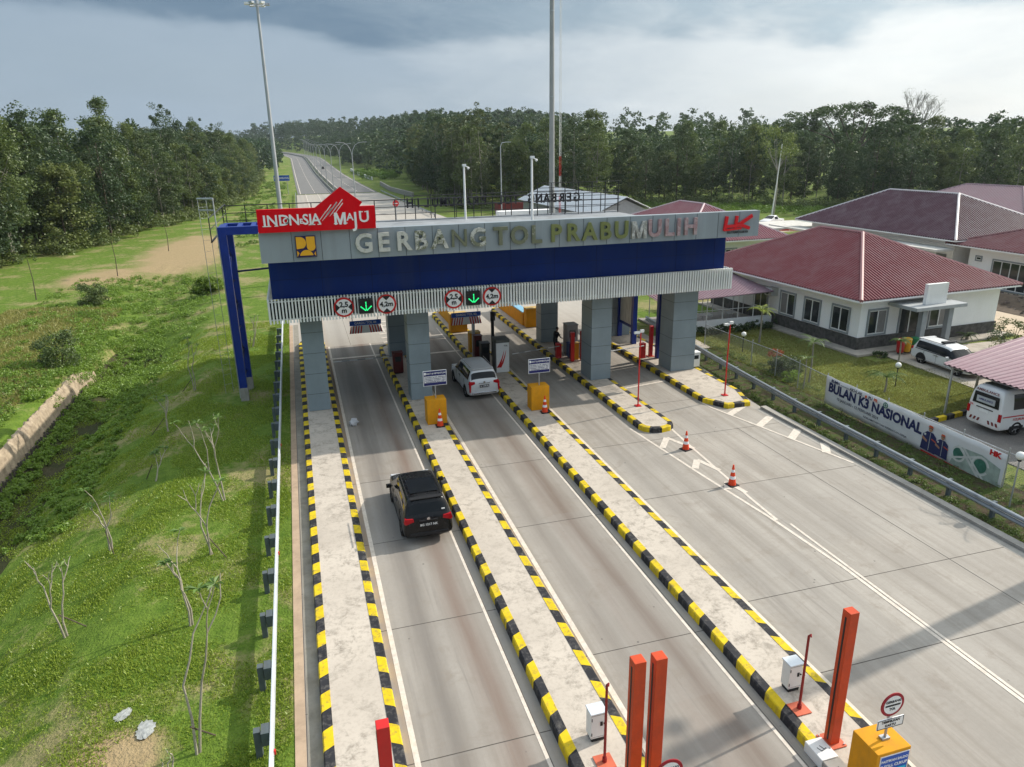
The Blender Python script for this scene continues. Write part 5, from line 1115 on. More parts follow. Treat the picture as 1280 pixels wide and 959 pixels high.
# white path to gate office left of fence
mb = MB(); mb.prism([(23.6, 41.8), (27, 42.6), (27.2, 46), (24.5, 46.8)], -.2, .03, 'z'); tag(mb.build('side_path', MC['path_concrete']), 'pale concrete path by the fence corner', kind='structure')
# globe lamps
for x, y, h, lab in ((28.4, 40.9, 1.05, 'white globe garden lamp near the fence corner'), (32.4, 31.6, 1.1, 'white globe garden lamp in the middle of the lawn'), (25.45, 18.5, 1.95, 'white globe lamp by the banner end at the right edge'), (46.3, 41.0, .9, 'small globe lamp before the office right wall')):
    o = thing('globe_lamp', lab, 'garden lamp', (x, y, 0)); MB().tube((0, 0, 0), (0, 0, h), .03, .025).build('pole', M_['dark'] if x != 25.45 else M_['steel'], o); MB().tube((0, 0, h-.02), (0, 0, h+.06), .07).build('collar', M_['black'], o); MB().sphere((0, 0, h+.2), .165, 20, 14).build('globe', M_['glob'], o, smooth=True)
# red plastic barriers far
for k in range(7):
    o = thing('plastic_barrier', 'red and white water-filled barrier in the far row by the patrol pickup', 'barrier', (74.2+k*1.35, 100.6-k*.35, 0), R_(-15), 'red plastic barriers'); MB().prism([(-.6, 0), (.6, 0), (.6, .25), (.5, .95), (-.5, .95), (-.6, .25)], -.22, .22).build('body', M_['red'], o, bevel=.03); MB().b2((-.4, -.235, .5), (.4, -.221, .62)).build('white_band', M_['signwhite'], o)
# rubble heap
o_bm = bmesh.new()
for k in range(260):
    t = random.random(); x, y = 55.5+random.random()*5.5, 41.5+random.random()*10; h = .9*math.exp(-((x-58.3)/2.2)**2)*max(.2, math.sin((y-41)/10.5*math.pi))*random.random()
    M = Matrix.Translation((x, y, h)) @ Matrix.Rotation(random.random()*6, 4, Vector((random.random(), random.random(), random.random()+.1))) @ Matrix.Diagonal((random.uniform(.1, .55), random.uniform(.08, .25), random.uniform(.05, .2), 1)); bmesh.ops.create_cube(o_bm, size=1, matrix=M)
me = bpy.data.meshes.new('rubble'); o_bm.to_mesh(me); o_bm.free(); me.materials.append(mat('brown_rubble', (.13, .105, .09), .9, 0, .5, 5, .5, (.3, .25, .2))); o = bpy.data.objects.new('rubble_heap', me); col.objects.link(o); tag(o, 'heap of brown rubble and timber scraps behind the office', 'rubble', None, 'stuff')
mb = MB(); 
V = [];
for i in range(13):
    for j in range(21): x, y = 55+i*.55, 41+j*.55; V.append((x, y, .02+.75*math.exp(-((x-58.3)/2.0)**2)*max(0, math.sin((y-41)/11*math.pi))))
mb.add(V, [(i*21+j, (i+1)*21+j, (i+1)*21+j+1, i*21+j+1) for i in range(12) for j in range(20)]); q = mb.build('soil_mound', mat('dark_soil', (.10, .075, .055), .95, 0, .3, 3), smooth=True); tag(q, 'dark soil mound under the rubble', kind='structure')
# ------------------------------------------------------------------ masts, lamps, far signs
def mast(label, x, y, h, r0, r1, m, head=True, name='high_mast_pole', lean=(0, 0)):
    o = thing(name, label, 'mast', (x, y, 0)); pts = [(lean[0]*t, lean[1]*t, h*t) for t in np.linspace(0, 1, 8)]
    MB().path(pts, [r0+(r1-r0)*t for t in np.linspace(0, 1, 8)], 16).build('pole', m, o, smooth=True); MB().tube((0, 0, 0), (0, 0, .1), r0*1.7, n=16).build('base_flange', M_['conc'], o)
    for t in (.28, .55, .8): MB().tube((lean[0]*t, lean[1]*t, h*t-.05), (lean[0]*t, lean[1]*t, h*t+.05), r0+(r1-r0)*t+.02, n=16).build('joint_ring', M_['steel'], o)
    if head:
        mb = MB(); X0, Y0 = lean
        mb.path([(X0+.75*math.cos(a), Y0+.75*math.sin(a), h-.15) for a in np.linspace(0, 2*math.pi, 17)], .035, 6)
        for k in range(6):
            a = k*math.pi/3; mb.tube((X0, Y0, h-.1), (X0+.75*math.cos(a), Y0+.75*math.sin(a), h-.15), .025, n=5)
        mb.tube((X0, Y0, h-.3), (X0, Y0, h+.5), .16); mb.build('head_ring', M_['steel'], o)
        for k in range(6):
            a = k*math.pi/3; MB().box((X0+.95*math.cos(a), Y0+.95*math.sin(a), h-.05), (.42, .36, .2), a).build('floodlight', M_['white'] if k % 2 else M_['steel'], o, bevel=.02)
    return o
MST = mat('mast_steel', (.40, .42, .43), .5, .3, .1, .6, .15); MSC = mat('mast_concrete_grey', (.34, .35, .35), .7, .1, .1, .5, .2)
mast('slender floodlight mast on the grass behind the left end of the gate', -1.3, 80, 26.9, .27, .12, MST)
mast('thick grey floodlight mast rising out of the picture behind the gate', 28.5, 80, 34, .34, .22, MSC)
mast('floodlight mast outside the right edge whose shadow crosses the lanes', 31, 16.0, 17, .34, .30, MST)
o = thing('radio_mast', 'thin red and white lattice radio mast behind the metal shed', 'radio mast', (41.1, 111.5, 0)); H_ = 42
for k in range(14):
    mb = MB(); z0, z1 = k*H_/14, (k+1)*H_/14
    C3 = [(.16*math.cos(a), .16*math.sin(a)) for a in (0, 2.094, 4.189)]
    for (a, b) in C3: mb.tube((a, b, z0), (a, b, z1), .025, n=5)
    for q in range(6):
        za = z0+(z1-z0)*q/6; zb = z0+(z1-z0)*(q+1)/6; mb.tube((*C3[q % 3], za), (*C3[(q+1) % 3], zb), .014, n=4); mb.tube((*C3[0], za), (*C3[1], za), .014, n=4); mb.tube((*C3[1], za), (*C3[2], za), .014, n=4)
    mb.build('mast_section', M_['red'] if k in (1, 3) else M_['white'], o)
o = thing('flag_pole', 'thin leaning white pole in front of the woods behind the HK logo', 'pole', (83.8, 115.5, 0)); MB().path([(0, 0, 0), (.5, 0, 6.5), (.85, 0, 13.2)], [.13, .1, .06], 8).build('pole', M_['white'], o, smooth=True)
o = thing('street_lamp', 'single-arm street lamp behind the gate near the white camera poles', 'street lamp', (36.6, 130, 0)); MB().path([(0, 0, 0), (0, 0, 13.6), (.25, 0, 14.2), (1.2, 0, 14.35)], [.12, .08, .07, .05], 8).build('pole', MST, o, smooth=True); MB().box((1.5, 0, 14.33), (.8, .25, .12)).build('lamp_head', M_['steel'], o)
ordn = ['nearest', 'second nearest', 'third nearest', 'fourth nearest', 'fifth nearest', 'sixth nearest', 'seventh nearest', 'eighth nearest', 'ninth nearest', 'tenth nearest', 'eleventh nearest', 'farthest']
proto = None
for k in range(12):
    y = 174+44*k; x = 14.0+float(cx_shift(y)); lab = 'double-arm street lamp on the highway median, '+ordn[k]+(' to' if k < 11 else ' from')+' the gate'
    if proto is None:
        o = proto = thing('median_street_lamp', lab, 'street lamp', (x, y, 0), 0, 'double-arm lamps along the highway median')
        MB().path([(0, 0, 0), (0, 0, 12.4)], [.14, .09], 8).build('pole', MST, o, smooth=True)
        for s in (-1, 1):
            a_ = MB().path([(0, 0, 12.2), (s*.25, 0, 13.4), (s*.8, 0, 14.4), (s*1.6, 0, 14.9), (s*2.7, 0, 15.05)], [.08, .07, .06, .055, .05], 8).build('arm', MST, o, smooth=True); MB().box((s*3.0, 0, 15.05), (.9, .26, .13)).build('lamp_head', M_['steel'], a_)
    else: o = copy_tree(proto)
    put(o, (x, y, float(prof(y))), label=lab)
o = thing('road_sign_board', 'small blue direction sign beside the left carriageway far behind the gate', 'road sign', (-2.6, 250, 0)); MB().b2((-2.4, -.06, 4.2), (2.4, .06, 5.9)).build('board', M_['signblue'], o); mb = MB(); mb.tube((-1.6, .1, 0), (-1.6, .1, 5.8), .09); mb.tube((1.6, .1, 0), (1.6, .1, 5.8), .09); mb.build('posts', M_['steel'], o); text('PALEMBANG', .8, SW, o, (0, -.07, 5.05), 'lettering', .004, .01, world=False)
o = thing('round_road_sign', 'round red no-entry sign seen above the right corner of the red signboard', 'road sign', (17.3, 130, 0)); MB().tube((0, 0, 0), (0, 0, 4.2), .05).build('pole', M_['steel'], o); MB().disc((0, 4.4), .55, -.04, -.02).build('disc', M_['red'], o); MB().b2((-.35, -.05, 4.33), (.35, -.04, 4.47)).build('bar', SW, o)
for (x0, y0, x1, y1, lab) in ((27.6, 150, 28.0, 245, 'steel guard rail beyond the gate on the right of the highway'), (-.3, 65, 1.2, 245, 'steel guard rail beyond the gate on the left of the highway')):
    o = thing('guard_rail', lab, 'guard rail', (x0, y0, 0)); mb = MB()
    for z in (.52, .72): mb.tube((x0, y0, z), (x1, y1, z), .07, n=6)
    mb.build('beam', MC['galvanised_rail'], o, world=True); mb = MB()
    for k in range(20): t = k/19; mb.b2((x0+(x1-x0)*t+.1, y0+(y1-y0)*t-.07, 0), (x0+(x1-x0)*t+.24, y0+(y1-y0)*t+.07, .7))
    mb.build('posts', POST, o, world=True)
# concrete drain walls on the right side of the far road
for (pts, lab) in (([(33.5, 215), (31.5, 250), (33, 290)], 'low concrete wall on the grass right of the highway, nearer one'), ([(34, 330), (33, 380), (33, 430)], 'low concrete wall on the grass right of the highway, farther one')):
    o = thing('low_concrete_wall', lab, 'wall', (pts[0][0], pts[0][1], 0)); mb = MB()
    for (a, b) in zip(pts[:-1], pts[1:]): za, zb = float(H(*a)), float(H(*b)); mb.add([(a[0], a[1], za-.2), (b[0], b[1], zb-.2), (b[0], b[1], zb+1.3), (a[0], a[1], za+1.3), (a[0]+.6, a[1], za-.2), (b[0]+.6, b[1], zb-.2), (b[0]+.6, b[1], zb+1.3), (a[0]+.6, a[1], za+1.3)], [(0, 1, 2, 3), (4, 5, 6, 7), (2, 3, 7, 6), (0, 3, 7, 4), (1, 2, 6, 5)])
    mb.build('wall', M_['white'] if 'farther' in lab else M_['conc'], o, world=True)
# stone retaining wall of the ditch
o = thing('retaining_wall', 'tan stone retaining wall on the far side of the grassy ditch', 'wall', (-15.5, 44, -2)); V = []; n = 110
for i in range(n+1):
    y = 28+29*i/n; e = .14*random.uniform(-1, 1); dr = 1-max(0, (y-53)/4)
    for (x, z) in ((-14.9, -1.95), (-14.93, -1.6), (-15.05, -1.0), (-15.15, -.62), (-15.3, -.42), (-15.5, -.5)): V.append((x+random.uniform(-.05, .05), y, z*1.0+(random.uniform(-.08, .08) if z > -1.2 else random.uniform(-.2, .25) if z > -1.7 else 0)+.04*e-(1-dr)*1.2))
mb = MB(); mb.add(V, [(i*6+j, i*6+j+1, (i+1)*6+j+1, (i+1)*6+j) for i in range(n) for j in range(5)])
sm = NT('tan_stone'); p = sm.pos(); vo = sm.n('ShaderNodeTexVoronoi'); sm.t.links.new(p, vo.inputs['Vector']); vo.inputs['Scale'].default_value = 2.6; nn = sm.noise(p, 3, 6, .7)
sm.set(Base_Color=sm.mix(sm.ramp(nn, [(.35, 0.0), (.65, 1.0)]), sm.mix(sm.ramp(vo.outputs['Distance'], [(.0, 0.0), (.5, 1.0)]), (.36, .28, .19), (.22, .17, .12)), (.42, .34, .24)), Roughness=.95); sm.bump(nn, .8, .05); mb.build('stone_face', sm.m, o, world=True)
o = thing('timber_piling', 'row of dark short timber piles at the foot of the tan retaining wall', 'piling', (-14.8, 42, -2)); mb = MB(); y = 30
while y < 53: mb.box((-14.82+random.uniform(-.03, .03), y, -1.72+random.uniform(-.1, .1)), (.09, .1, .55), random.random()*.4); y += random.uniform(.18, .34)
mb.build('piles', mat('old_timber', (.09, .08, .065), .9, 0, .3, 4), o, world=True)


# ------------------------------------------------------------------ foliage
def leafmat(name, c1, c2, tr=.25, sc=.35):
    s = NT(name); s.t.nodes.remove(s.b); oi = s.n('ShaderNodeObjectInfo'); v = s.obj(); gi = s.n('ShaderNodeNewGeometry')
    n = s.noise(v, sc, 3, .6); f = s.ramp(s.math('ADD', s.math('MULTIPLY', n, .6), s.math('MULTIPLY', oi.outputs['Random'], .4)), [(.3, 0.0), (.7, 1.0)])
    cc = s.mix(f, c1, c2); h2 = s.math('FRACT', s.math('MULTIPLY', oi.outputs['Random'], 7.31)); cc = s.mix(s.ramp(h2, [(.55, 0.0), (1.0, .6)]), cc, (c2[0]*1.55, c2[1]*1.25, c2[2]*1.1)); rpi = gi.outputs['Random Per Island']; cc = s.mix(s.math('MULTIPLY', rpi, .35), cc, tuple(x*1.7 for x in c2)); 
    d = s.n('ShaderNodeBsdfDiffuse'); s.t.links.new(cc, d.inputs[0]); t = s.n('ShaderNodeBsdfTranslucent'); s.t.links.new(s.mix(.5, cc, (c2[0]*1.4, c2[1]*1.5, c2[2]*.8)), t.inputs[0])
    gl = s.n('ShaderNodeBsdfGlossy'); gl.inputs['Roughness'].default_value = .45; gl.inputs[0].default_value = (.8, .85, .8, 1)
    m1 = s.n('ShaderNodeMixShader'); m1.inputs[0].default_value = tr; s.t.links.new(d.outputs[0], m1.inputs[1]); s.t.links.new(t.outputs[0], m1.inputs[2])
    m2 = s.n('ShaderNodeMixShader'); m2.inputs[0].default_value = .035; s.t.links.new(m1.outputs[0], m2.inputs[1]); s.t.links.new(gl.outputs[0], m2.inputs[2]); s.t.links.new(m2.outputs[0], s.out.inputs[0]); return s.m
LF1 = leafmat('rubber_tree_leaves', (.05, .085, .024), (.115, .15, .046)); LF2 = leafmat('dark_evergreen_leaves', (.026, .050, .022), (.058, .09, .034)); LF3 = leafmat('grey_green_leaves', (.055, .080, .030), (.095, .115, .045)); LF4 = leafmat('bright_shrub_leaves', (.075, .145, .015), (.135, .21, .03), .3, 1.5); LF5 = leafmat('weed_leaves', (.09, .17, .018), (.19, .28, .04), .3, 3)
BARK = mat('pale_bark', (.26, .24, .20), .9, 0, .3, 1.5, .4, (.10, .09, .07)); BARKD = mat('brown_bark', (.10, .08, .06), .9, 0, .3, 2)
rng = np.random.default_rng(11)
def quads(C, size, flat=.35, aspect=.55, rg=rng):
    """C (n,3) centres -> leaf quads in random directions; returns V (4n,3), F (n,4)"""
    n = len(C); nr = rg.normal(size=(n, 3)); nr[:, 2] = np.abs(nr[:, 2])+flat; nr /= np.linalg.norm(nr, axis=1, keepdims=True)
    a = rg.normal(size=(n, 3)); u = np.cross(nr, a); u /= np.linalg.norm(u, axis=1, keepdims=True)+1e-9; v = np.cross(nr, u)
    s = size*rg.uniform(.6, 1.35, size=(n, 1)); u = u*s*.5; v = v*s*.5*aspect
    V = np.stack([C-u, C-v*1.0, C+u, C+v*1.0], 1).reshape(-1, 3); return V, np.arange(4*n).reshape(n, 4)
def clumps(cent, rad, per, rg=rng):
    """points in a shell around every clump centre (denser outside)"""
    n = len(cent); d = rg.normal(size=(n, per, 3)); d /= np.linalg.norm(d, axis=2, keepdims=True); r = rg.uniform(.25, 1, size=(n, per, 1))**.6
    return (cent[:, None, :]+d*r*rad[:, None, None]*np.array([1, 1, .72])).reshape(-1, 3)
def crown_centres(n, r, z0, z1, shape='oval', rg=rng):
    out = []
    while len(out) < n:
        t = rg.uniform(0, 1); a = rg.uniform(0, 2*math.pi)
        if shape == 'oval': rr = r*(math.sin(math.pi*min(1, .12+t*.88))**.6)
        elif shape == 'slim': t = t**1.25; rr = r*(.55+.45*math.sin(math.pi*t)**.8)
        elif shape == 'flat': rr = r; t = .5+.5*t
        else: rr = r*(1-t*.55)
        q = math.sqrt(rg.uniform(.1, 1))*rr; out.append((q*math.cos(a), q*math.sin(a), z0+(z1-z0)*t))
    return np.array(out)
def tree_proto(name, h, r, z0, nc, per, size, leaf, bark, shape='oval', tr=.16, lean=.3, limbs=7):
    o = thing(name, '', 'tree'); rg = np.random.default_rng(abs(hash(name+str(h))) % 1000 if False else int(h*37+nc))
    C = crown_centres(nc, r, z0, h, shape, rg); rad = rg.uniform(.55, 1.25, nc)*r*.30
    V, F = quads(clumps(C, rad, per, rg), size, rg=rg); me = npmesh('crown', V, F, [leaf]); c_ = bpy.data.objects.new('crown', me); col.objects.link(c_); c_.parent = o
    mb = MB(); top_ = (lean*.6, lean*.4, h*.86); pts = [(0, 0, -.3), (lean*.1, 0, h*.2), (lean*.35, lean*.1, h*.5), top_]; mb.path(pts, [tr, tr*.85, tr*.6, tr*.22], 7)
    for k in range(limbs):
        t = rg.uniform(max(.25, z0/h*.9), .75); p = Vector(pts[1]).lerp(Vector(top_), t); e = C[rg.integers(len(C))]; mb.path([p, p.lerp(Vector(e), .5)+Vector((0, 0, -.3)), Vector(e)], [tr*.4, tr*.28, tr*.1], 5)
    t_ = mb.build('trunk', bark, o, smooth=True); return o
T1 = tree_proto('rubber_tree', 19, 3.9, 4.5, 66, 105, .36, LF1, BARK, 'oval', .17)
T2 = tree_proto('dense_tree', 17, 4.8, 2.0, 84, 105, .38, LF2, BARKD, 'oval', .2)
T3 = tree_proto('slender_tree', 20.5, 3.0, 5.0, 62, 80, .33, LF3, BARK, 'slim', .14, .8)
T4 = tree_proto('broad_leaf_tree', 14, 4.3, .8, 84, 100, .38, LF1, BARKD, 'cone', .18)
T5 = tree_proto('pale_trunk_tree', 20, 3.1, 3.0, 66, 85, .34, LF2, BARK, 'slim', .16, .5)
LABT = {T1: 'tall rubber tree with pale trunk in the wood behind the plaza', T2: 'dense dark green tree in the wood behind the plaza', T3: 'slender tall tree with thin crown in the wood behind the plaza', T4: 'low broad leafy tree at the foot of the wood', T5: 'narrow tree with pale trunk and dark leaves in the wood'}
GRT = {T1: 'tall rubber trees in the woods', T2: 'dense dark trees in the woods', T3: 'slender tall trees in the woods', T4: 'low broad trees at the foot of the woods', T5: 'narrow pale-trunked trees in the woods'}
used = set()
def plant(P, x, y, s=1, sz=None):
    o = P if P not in used else copy_tree(P); used.add(P); sz = sz or s
    put(o, (x, y, float(H(x, y))-.1), random.uniform(0, 6.28), (s*random.uniform(.9, 1.15), s*random.uniform(.9, 1.15), sz), LABT[P], GRT[P]); return o
def poly_at(P, t):
    L_ = [math.dist(a, b) for a, b in zip(P[:-1], P[1:])]; d = t*sum(L_)
    for (a, b), l in zip(zip(P[:-1], P[1:]), L_):
        if d <= l: return a[0]+(b[0]-a[0])*d/l, a[1]+(b[1]-a[1])*d/l, ((b[1]-a[1])/l, -(b[0]-a[0])/l)
        d -= l
    return P[-1][0], P[-1][1], (0, 1)
# left wood edge
LE = [(-46, 84), (-38, 108), (-29, 134), (-20.5, 178), (-15.5, 235), (-14.5, 320), (-17, 420)]
cnt = 0
for k in range(150):
    t = (k+random.random()*.8)/150; t = t**1.25; x, y, nrm = poly_at(LE, t); dep = random.choice([0, 1.5, 4, 8, 13]); x -= dep+random.uniform(-1, 1.4); 
    P = random.choices([T1, T2, T3, T4, T5], [4, 3.5, 1.6, 3.2 if dep < 3 else .3, 1.5])[0]; s = random.uniform(.66, .86) if dep < 6 else random.uniform(.82, 1.04)
    s *= 1.0+.16*min(1, max(0, (-x-16)/14)); plant(P, x, y, s, s*random.uniform(.86, 1.14)); cnt += 1
RE = [(52, 335), (43.5, 250), (40, 200), (40, 168), (62, 160), (88, 156), (100, 143), (112, 128), (128, 115), (150, 98), (172, 84)]
for k in range(150):
    t = (k+random.random()*.8)/150; x, y, nrm = poly_at(RE, t); dep = random.choice([0, 2, 5, 9, 14]); y += dep+random.uniform(-1, 1); x += dep*.5+random.uniform(-1.5, 1.5)
    if x < 40 and y < 300: x = 40+random.random()*3
    if 39 < x < 75: P = random.choices([T3, T5, T1, T4, T2], [4, 3.5, 2, .8, .8])[0]; s = random.uniform(.92, 1.12)
    else: P = random.choices([T1, T2, T3, T4, T5], [3, 4, 1, 1.6, 2])[0]; s = random.uniform(.74, .98)
    if dep < 2.5 and random.random() < .4: s *= .7
    plant(P, x, y, s, s*random.uniform(.9, 1.08)); cnt += 1
# special trees
def special(name, label, x, y, h, build):
    o = thing(name, label, 'tree', (x, y, float(H(x, y)))); build(o); return o
def umbrella(o):
    rg = np.random.default_rng(5); C = []
    for (cx, cy, cz, rr, n) in ((-6, 0, 18.2, 4.5, 22), (0, 1, 19.6, 5.5, 30), (6, 0, 18.6, 4.8, 26), (10, -1, 16.6, 3.6, 16), (-10, 0, 16.2, 3.4, 14)):
        for _ in range(n): a, q = rg.uniform(0, 6.28), math.sqrt(rg.uniform(0, 1))*rr; C.append((cx+q*math.cos(a), cy+q*math.sin(a), cz+rg.uniform(-.5, .7)-.04*q*q))
    C = np.array(C); V, F = quads(clumps(C, rg.uniform(.7, 1.2, len(C)), 60, rg)*np.array([1, 1, 1]), .42, rg=rg); me = npmesh('crown', V, F, [LF2]); c_ = bpy.data.objects.new('crown', me); col.objects.link(c_); c_.parent = o
    mb = MB(); mb.path([(0, 0, -.3), (.2, 0, 5), (0, 0, 10)], [.45, .38, .3], 9)
    for (ex, ez) in ((-6, 17.6), (0, 18.6), (6, 17.8), (10, 16), (-10, 15.6), (-3, 18), (3.5, 18.3)): mb.path([(0, 0, random.uniform(7, 10)), (ex*.4, random.uniform(-1, 1), 13), (ex, 0, ez)], [.22, .16, .07], 6)
    mb.build('trunk', BARKD, o, smooth=True)
special('umbrella_tree', 'large dark tree with flat umbrella crown above the wood at the right', 129, 150, 20, umbrella).scale = (1.5, 1.25, 1.1)
def bare(o):
    mb = MB(); rg = random.Random(3); V = []
    def br(p, d, l, r, k):
        q = p+d*l; mb.path([p, q], [r, r*.7], 5)
        if k == 0: V.append(q); return
        for _ in range(3 if k > 1 else 4): br(q, (d+Vector((rg.uniform(-.6, .6), rg.uniform(-.6, .6), rg.uniform(-.05, .45)))).normalized(), l*rg.uniform(.6, .8), r*.62, k-1)
    br(Vector((0, 0, 0)), Vector((0, 0, 1)), 8, .3, 5); mb.build('trunk', mat('grey_bark', (.33, .31, .28), .9), o)
    C = np.array([tuple(v) for v in V]); V2, F = quads(np.repeat(C, 3, 0)+rng.normal(size=(len(C)*3, 3))*.35, .22, rg=rng); me = npmesh('crown', V2, F, [LF3]); c_ = bpy.data.objects.new('crown', me); col.objects.link(c_); c_.parent = o
special('bare_tree', 'pale almost leafless tree sticking out above the wood at the right', 147, 150, 22, bare)
def forky(o):
    mb = MB(); mb.path([(0, 0, 0), (.3, 0, 5), (0, 0, 9)], [.16, .13, .10], 8); rg = random.Random(8); C = []
    for k in range(9):
        a = rg.uniform(0, 6.28); e = (2.6*math.cos(a), 2.6*math.sin(a), rg.uniform(11, 15.5)); mb.path([(0.1, 0, 8+rg.random()), (e[0]*.4, e[1]*.4, 10.5), e], [.08, .05, .02], 5); C += [e, (e[0]*1.15, e[1]*1.15, e[2]+.7)]
    mb.build('trunk', mat('white_bark', (.30, .28, .24), .9), o, smooth=True); C = np.array(C); V2, F = quads(clumps(C, np.full(len(C), 1.35), 110), .34); me = npmesh('crown', V2, F, [leafmat('yellow_green_leaves', (.09, .13, .03), (.14, .18, .05))]); c_ = bpy.data.objects.new('crown', me); col.objects.link(c_); c_.parent = o
special('white_trunk_tree', 'white-trunked forked tree with light yellow-green crown left of the leaning pole', 86, 118, 16, forky)
# wood masses behind, one merged object
def wood(name, label, pts, leaf, per, size, nclump, trunks=True):
    C = []; R = []; TV, TF = [], []
    for (x, y, h, r) in pts:
        z = float(H(x, y)); n = nclump; t = rng.uniform(.12, 1, n); a = rng.uniform(0, 6.28, n); rr = r*np.sqrt(rng.uniform(.05, 1, n))*np.sin(np.pi*np.clip(t*.86+.1, 0, 1))**.5
        C.append(np.stack([x+rr*np.cos(a), y+rr*np.sin(a), z+h*t], 1)); R.append(rng.uniform(.6, 1.2, n)*r*.36)
    C = np.concatenate(C); R = np.concatenate(R); V, F = quads(clumps(C, R, per), size); me = npmesh(name, V, F, [leaf]); o = bpy.data.objects.new(name, me); col.objects.link(o); tag(o, label, 'woodland', None, 'stuff'); return o
def inpoly_strip(E, n, d0, d1, left):
    out = []
    for k in range(n):
        x, y, _ = poly_at(E, random.random()); d = random.uniform(d0, d1)
        out.append((x-d, y+d*.15, random.uniform(15, 21), random.uniform(3, 4.6)) if left else (x+d*.6, y+d*.9, random.uniform(14.5, 19), random.uniform(3, 4.6)))
    return out
wood('woodland', 'deep wood behind the front trees on the left', inpoly_strip([(-60, 70)]+LE, 330, 9, 70, True), LF2, 26, .85, 20)
wood('woodland', 'deep wood behind the front trees on the right', inpoly_strip(RE+[(230, 60)], 420, 12, 70, False), LF2, 26, .85, 20)
far_ = []
for k in range(900):
    y = random.uniform(330, 930); x = random.uniform(34 if y > 470 else 62, 66+(y-300)*.5)+float(cx_shift(y)); far_.append((x, y, random.uniform(13, 19), random.uniform(4, 6)))
for k in range(420):
    y = random.uniform(420, 1000); s = float(cx_shift(y)); x = random.uniform(-120, -8)+s; far_.append((x, y, random.uniform(12, 17), random.uniform(4, 6)))
for k in range(320): far_.append((random.uniform(-60, 140)+float(cx_shift(960)), random.uniform(960, 1100), random.uniform(14, 22), random.uniform(5, 8)))
wood('woodland', 'far hillside wood beside the highway bend', far_, leafmat('far_leaves', (.026, .055, .022), (.05, .085, .032)), 26, 1.5, 14)
bgd = [(random.uniform(40, 420), random.uniform(240, 480), random.uniform(15, 22), random.uniform(4, 7)) for _ in range(330)]
wood('woodland', 'background wood far to the right', bgd, LF2, 16, 1.7, 12)
# undergrowth at the wood edges
def bushes(name, label, pts, leaf, per, size, nc=8):
    C = []; R = []
    for (x, y, r, h) in pts:
        z = float(H(x, y)); a = rng.uniform(0, 6.28, nc); q = np.sqrt(rng.uniform(0, 1, nc))*r; C.append(np.stack([x+q*np.cos(a), y+q*np.sin(a), z+rng.uniform(.15, .8, nc)*h], 1)); R.append(np.full(nc, r*.42))
    C = np.concatenate(C); R = np.concatenate(R); V, F = quads(clumps(C, R, per), size); me = npmesh(name, V, F, [leaf]); o = bpy.data.objects.new(name, me); col.objects.link(o); tag(o, label, 'undergrowth', None, 'stuff'); return o
pts = []
for k in range(260): x, y, _ = poly_at(LE, random.random()**1.3); pts.append((x+random.uniform(-2, 3.2), y+random.uniform(-3, 3), random.uniform(1, 2.2), random.uniform(1, 3.2)))
bushes('undergrowth', 'leafy undergrowth along the foot of the left wood', pts, LF1, 26, .42)
pts = []
for k in range(240):
    x, y, _ = poly_at(RE[2:], random.random()); pts.append((x+random.uniform(-3, 2), y-random.uniform(-2, 5), random.uniform(1.2, 2.4), random.uniform(1, 3)))
bushes('undergrowth', 'dark undergrowth along the foot of the right wood', pts, LF1, 24, .45)
pts = []
for k in range(330):
    x, y, _ = poly_at(RE[4:], random.random()); d = random.uniform(3, 22); pts.append((x-d*.45, y-d*.75, random.uniform(.8, 1.8), random.uniform(.5, 1.3)))
bushes('tall_weeds', 'bright green weeds on the open ground before the right wood', [p for p in pts if not (56 < p[0] < 96 and p[1] < 113) and not (p[0] < 57 and 100 < p[1] < 143)], LF4, 22, .3)
bushes('tall_weeds', 'bright green shrubs on the slope right of the highway', [(random.uniform(33, 48), random.uniform(330, 400), random.uniform(1.5, 3), random.uniform(1.5, 4)) for _ in range(50)], LF4, 24, .7)
bushes('tall_weeds', 'green weeds beside the highway on the left', [(random.uniform(-12, -2), random.uniform(110, 330), random.uniform(.6, 1.4), random.uniform(.3, .9)) for _ in range(120)], LF4, 16, .3)
# lush vines round the ditch
pts = []
for k in range(900):
    y = random.uniform(46, 92); x = random.uniform(-24, -8.5)
    if y < 57 and x > -13 and random.random() < .5: continue
    c0 = -14.5; w = math.exp(-((x-c0)/6)**2)
    if random.random() < .25+w*.75 and not (y > 78 and x > -12): pts.append((x, y, random.uniform(.35, .9), random.uniform(.12, .5)))
for k in range(260): pts.append((random.uniform(-17.5, -11.5), random.uniform(52.5, 66), random.uniform(.4, .8), random.uniform(.15, .5)))
for k in range(200): pts.append((random.uniform(-12.8, -10.0), random.uniform(30, 58), random.uniform(.2, .45), random.uniform(.08, .25)))
for k in range(160): pts.append((random.uniform(-14.9, -13.9), random.uniform(30, 56), random.uniform(.2, .45), random.uniform(.15, .5)))
for k in range(150): y = random.uniform(28, 54); pts.append((random.uniform(-19.5, -16.2), y, random.uniform(.3, .6), random.uniform(.15, .4)))
bushes('ground_cover', 'lush green vines and weeds filling the ditch and its banks', pts, LF5, 30, .115, 6)
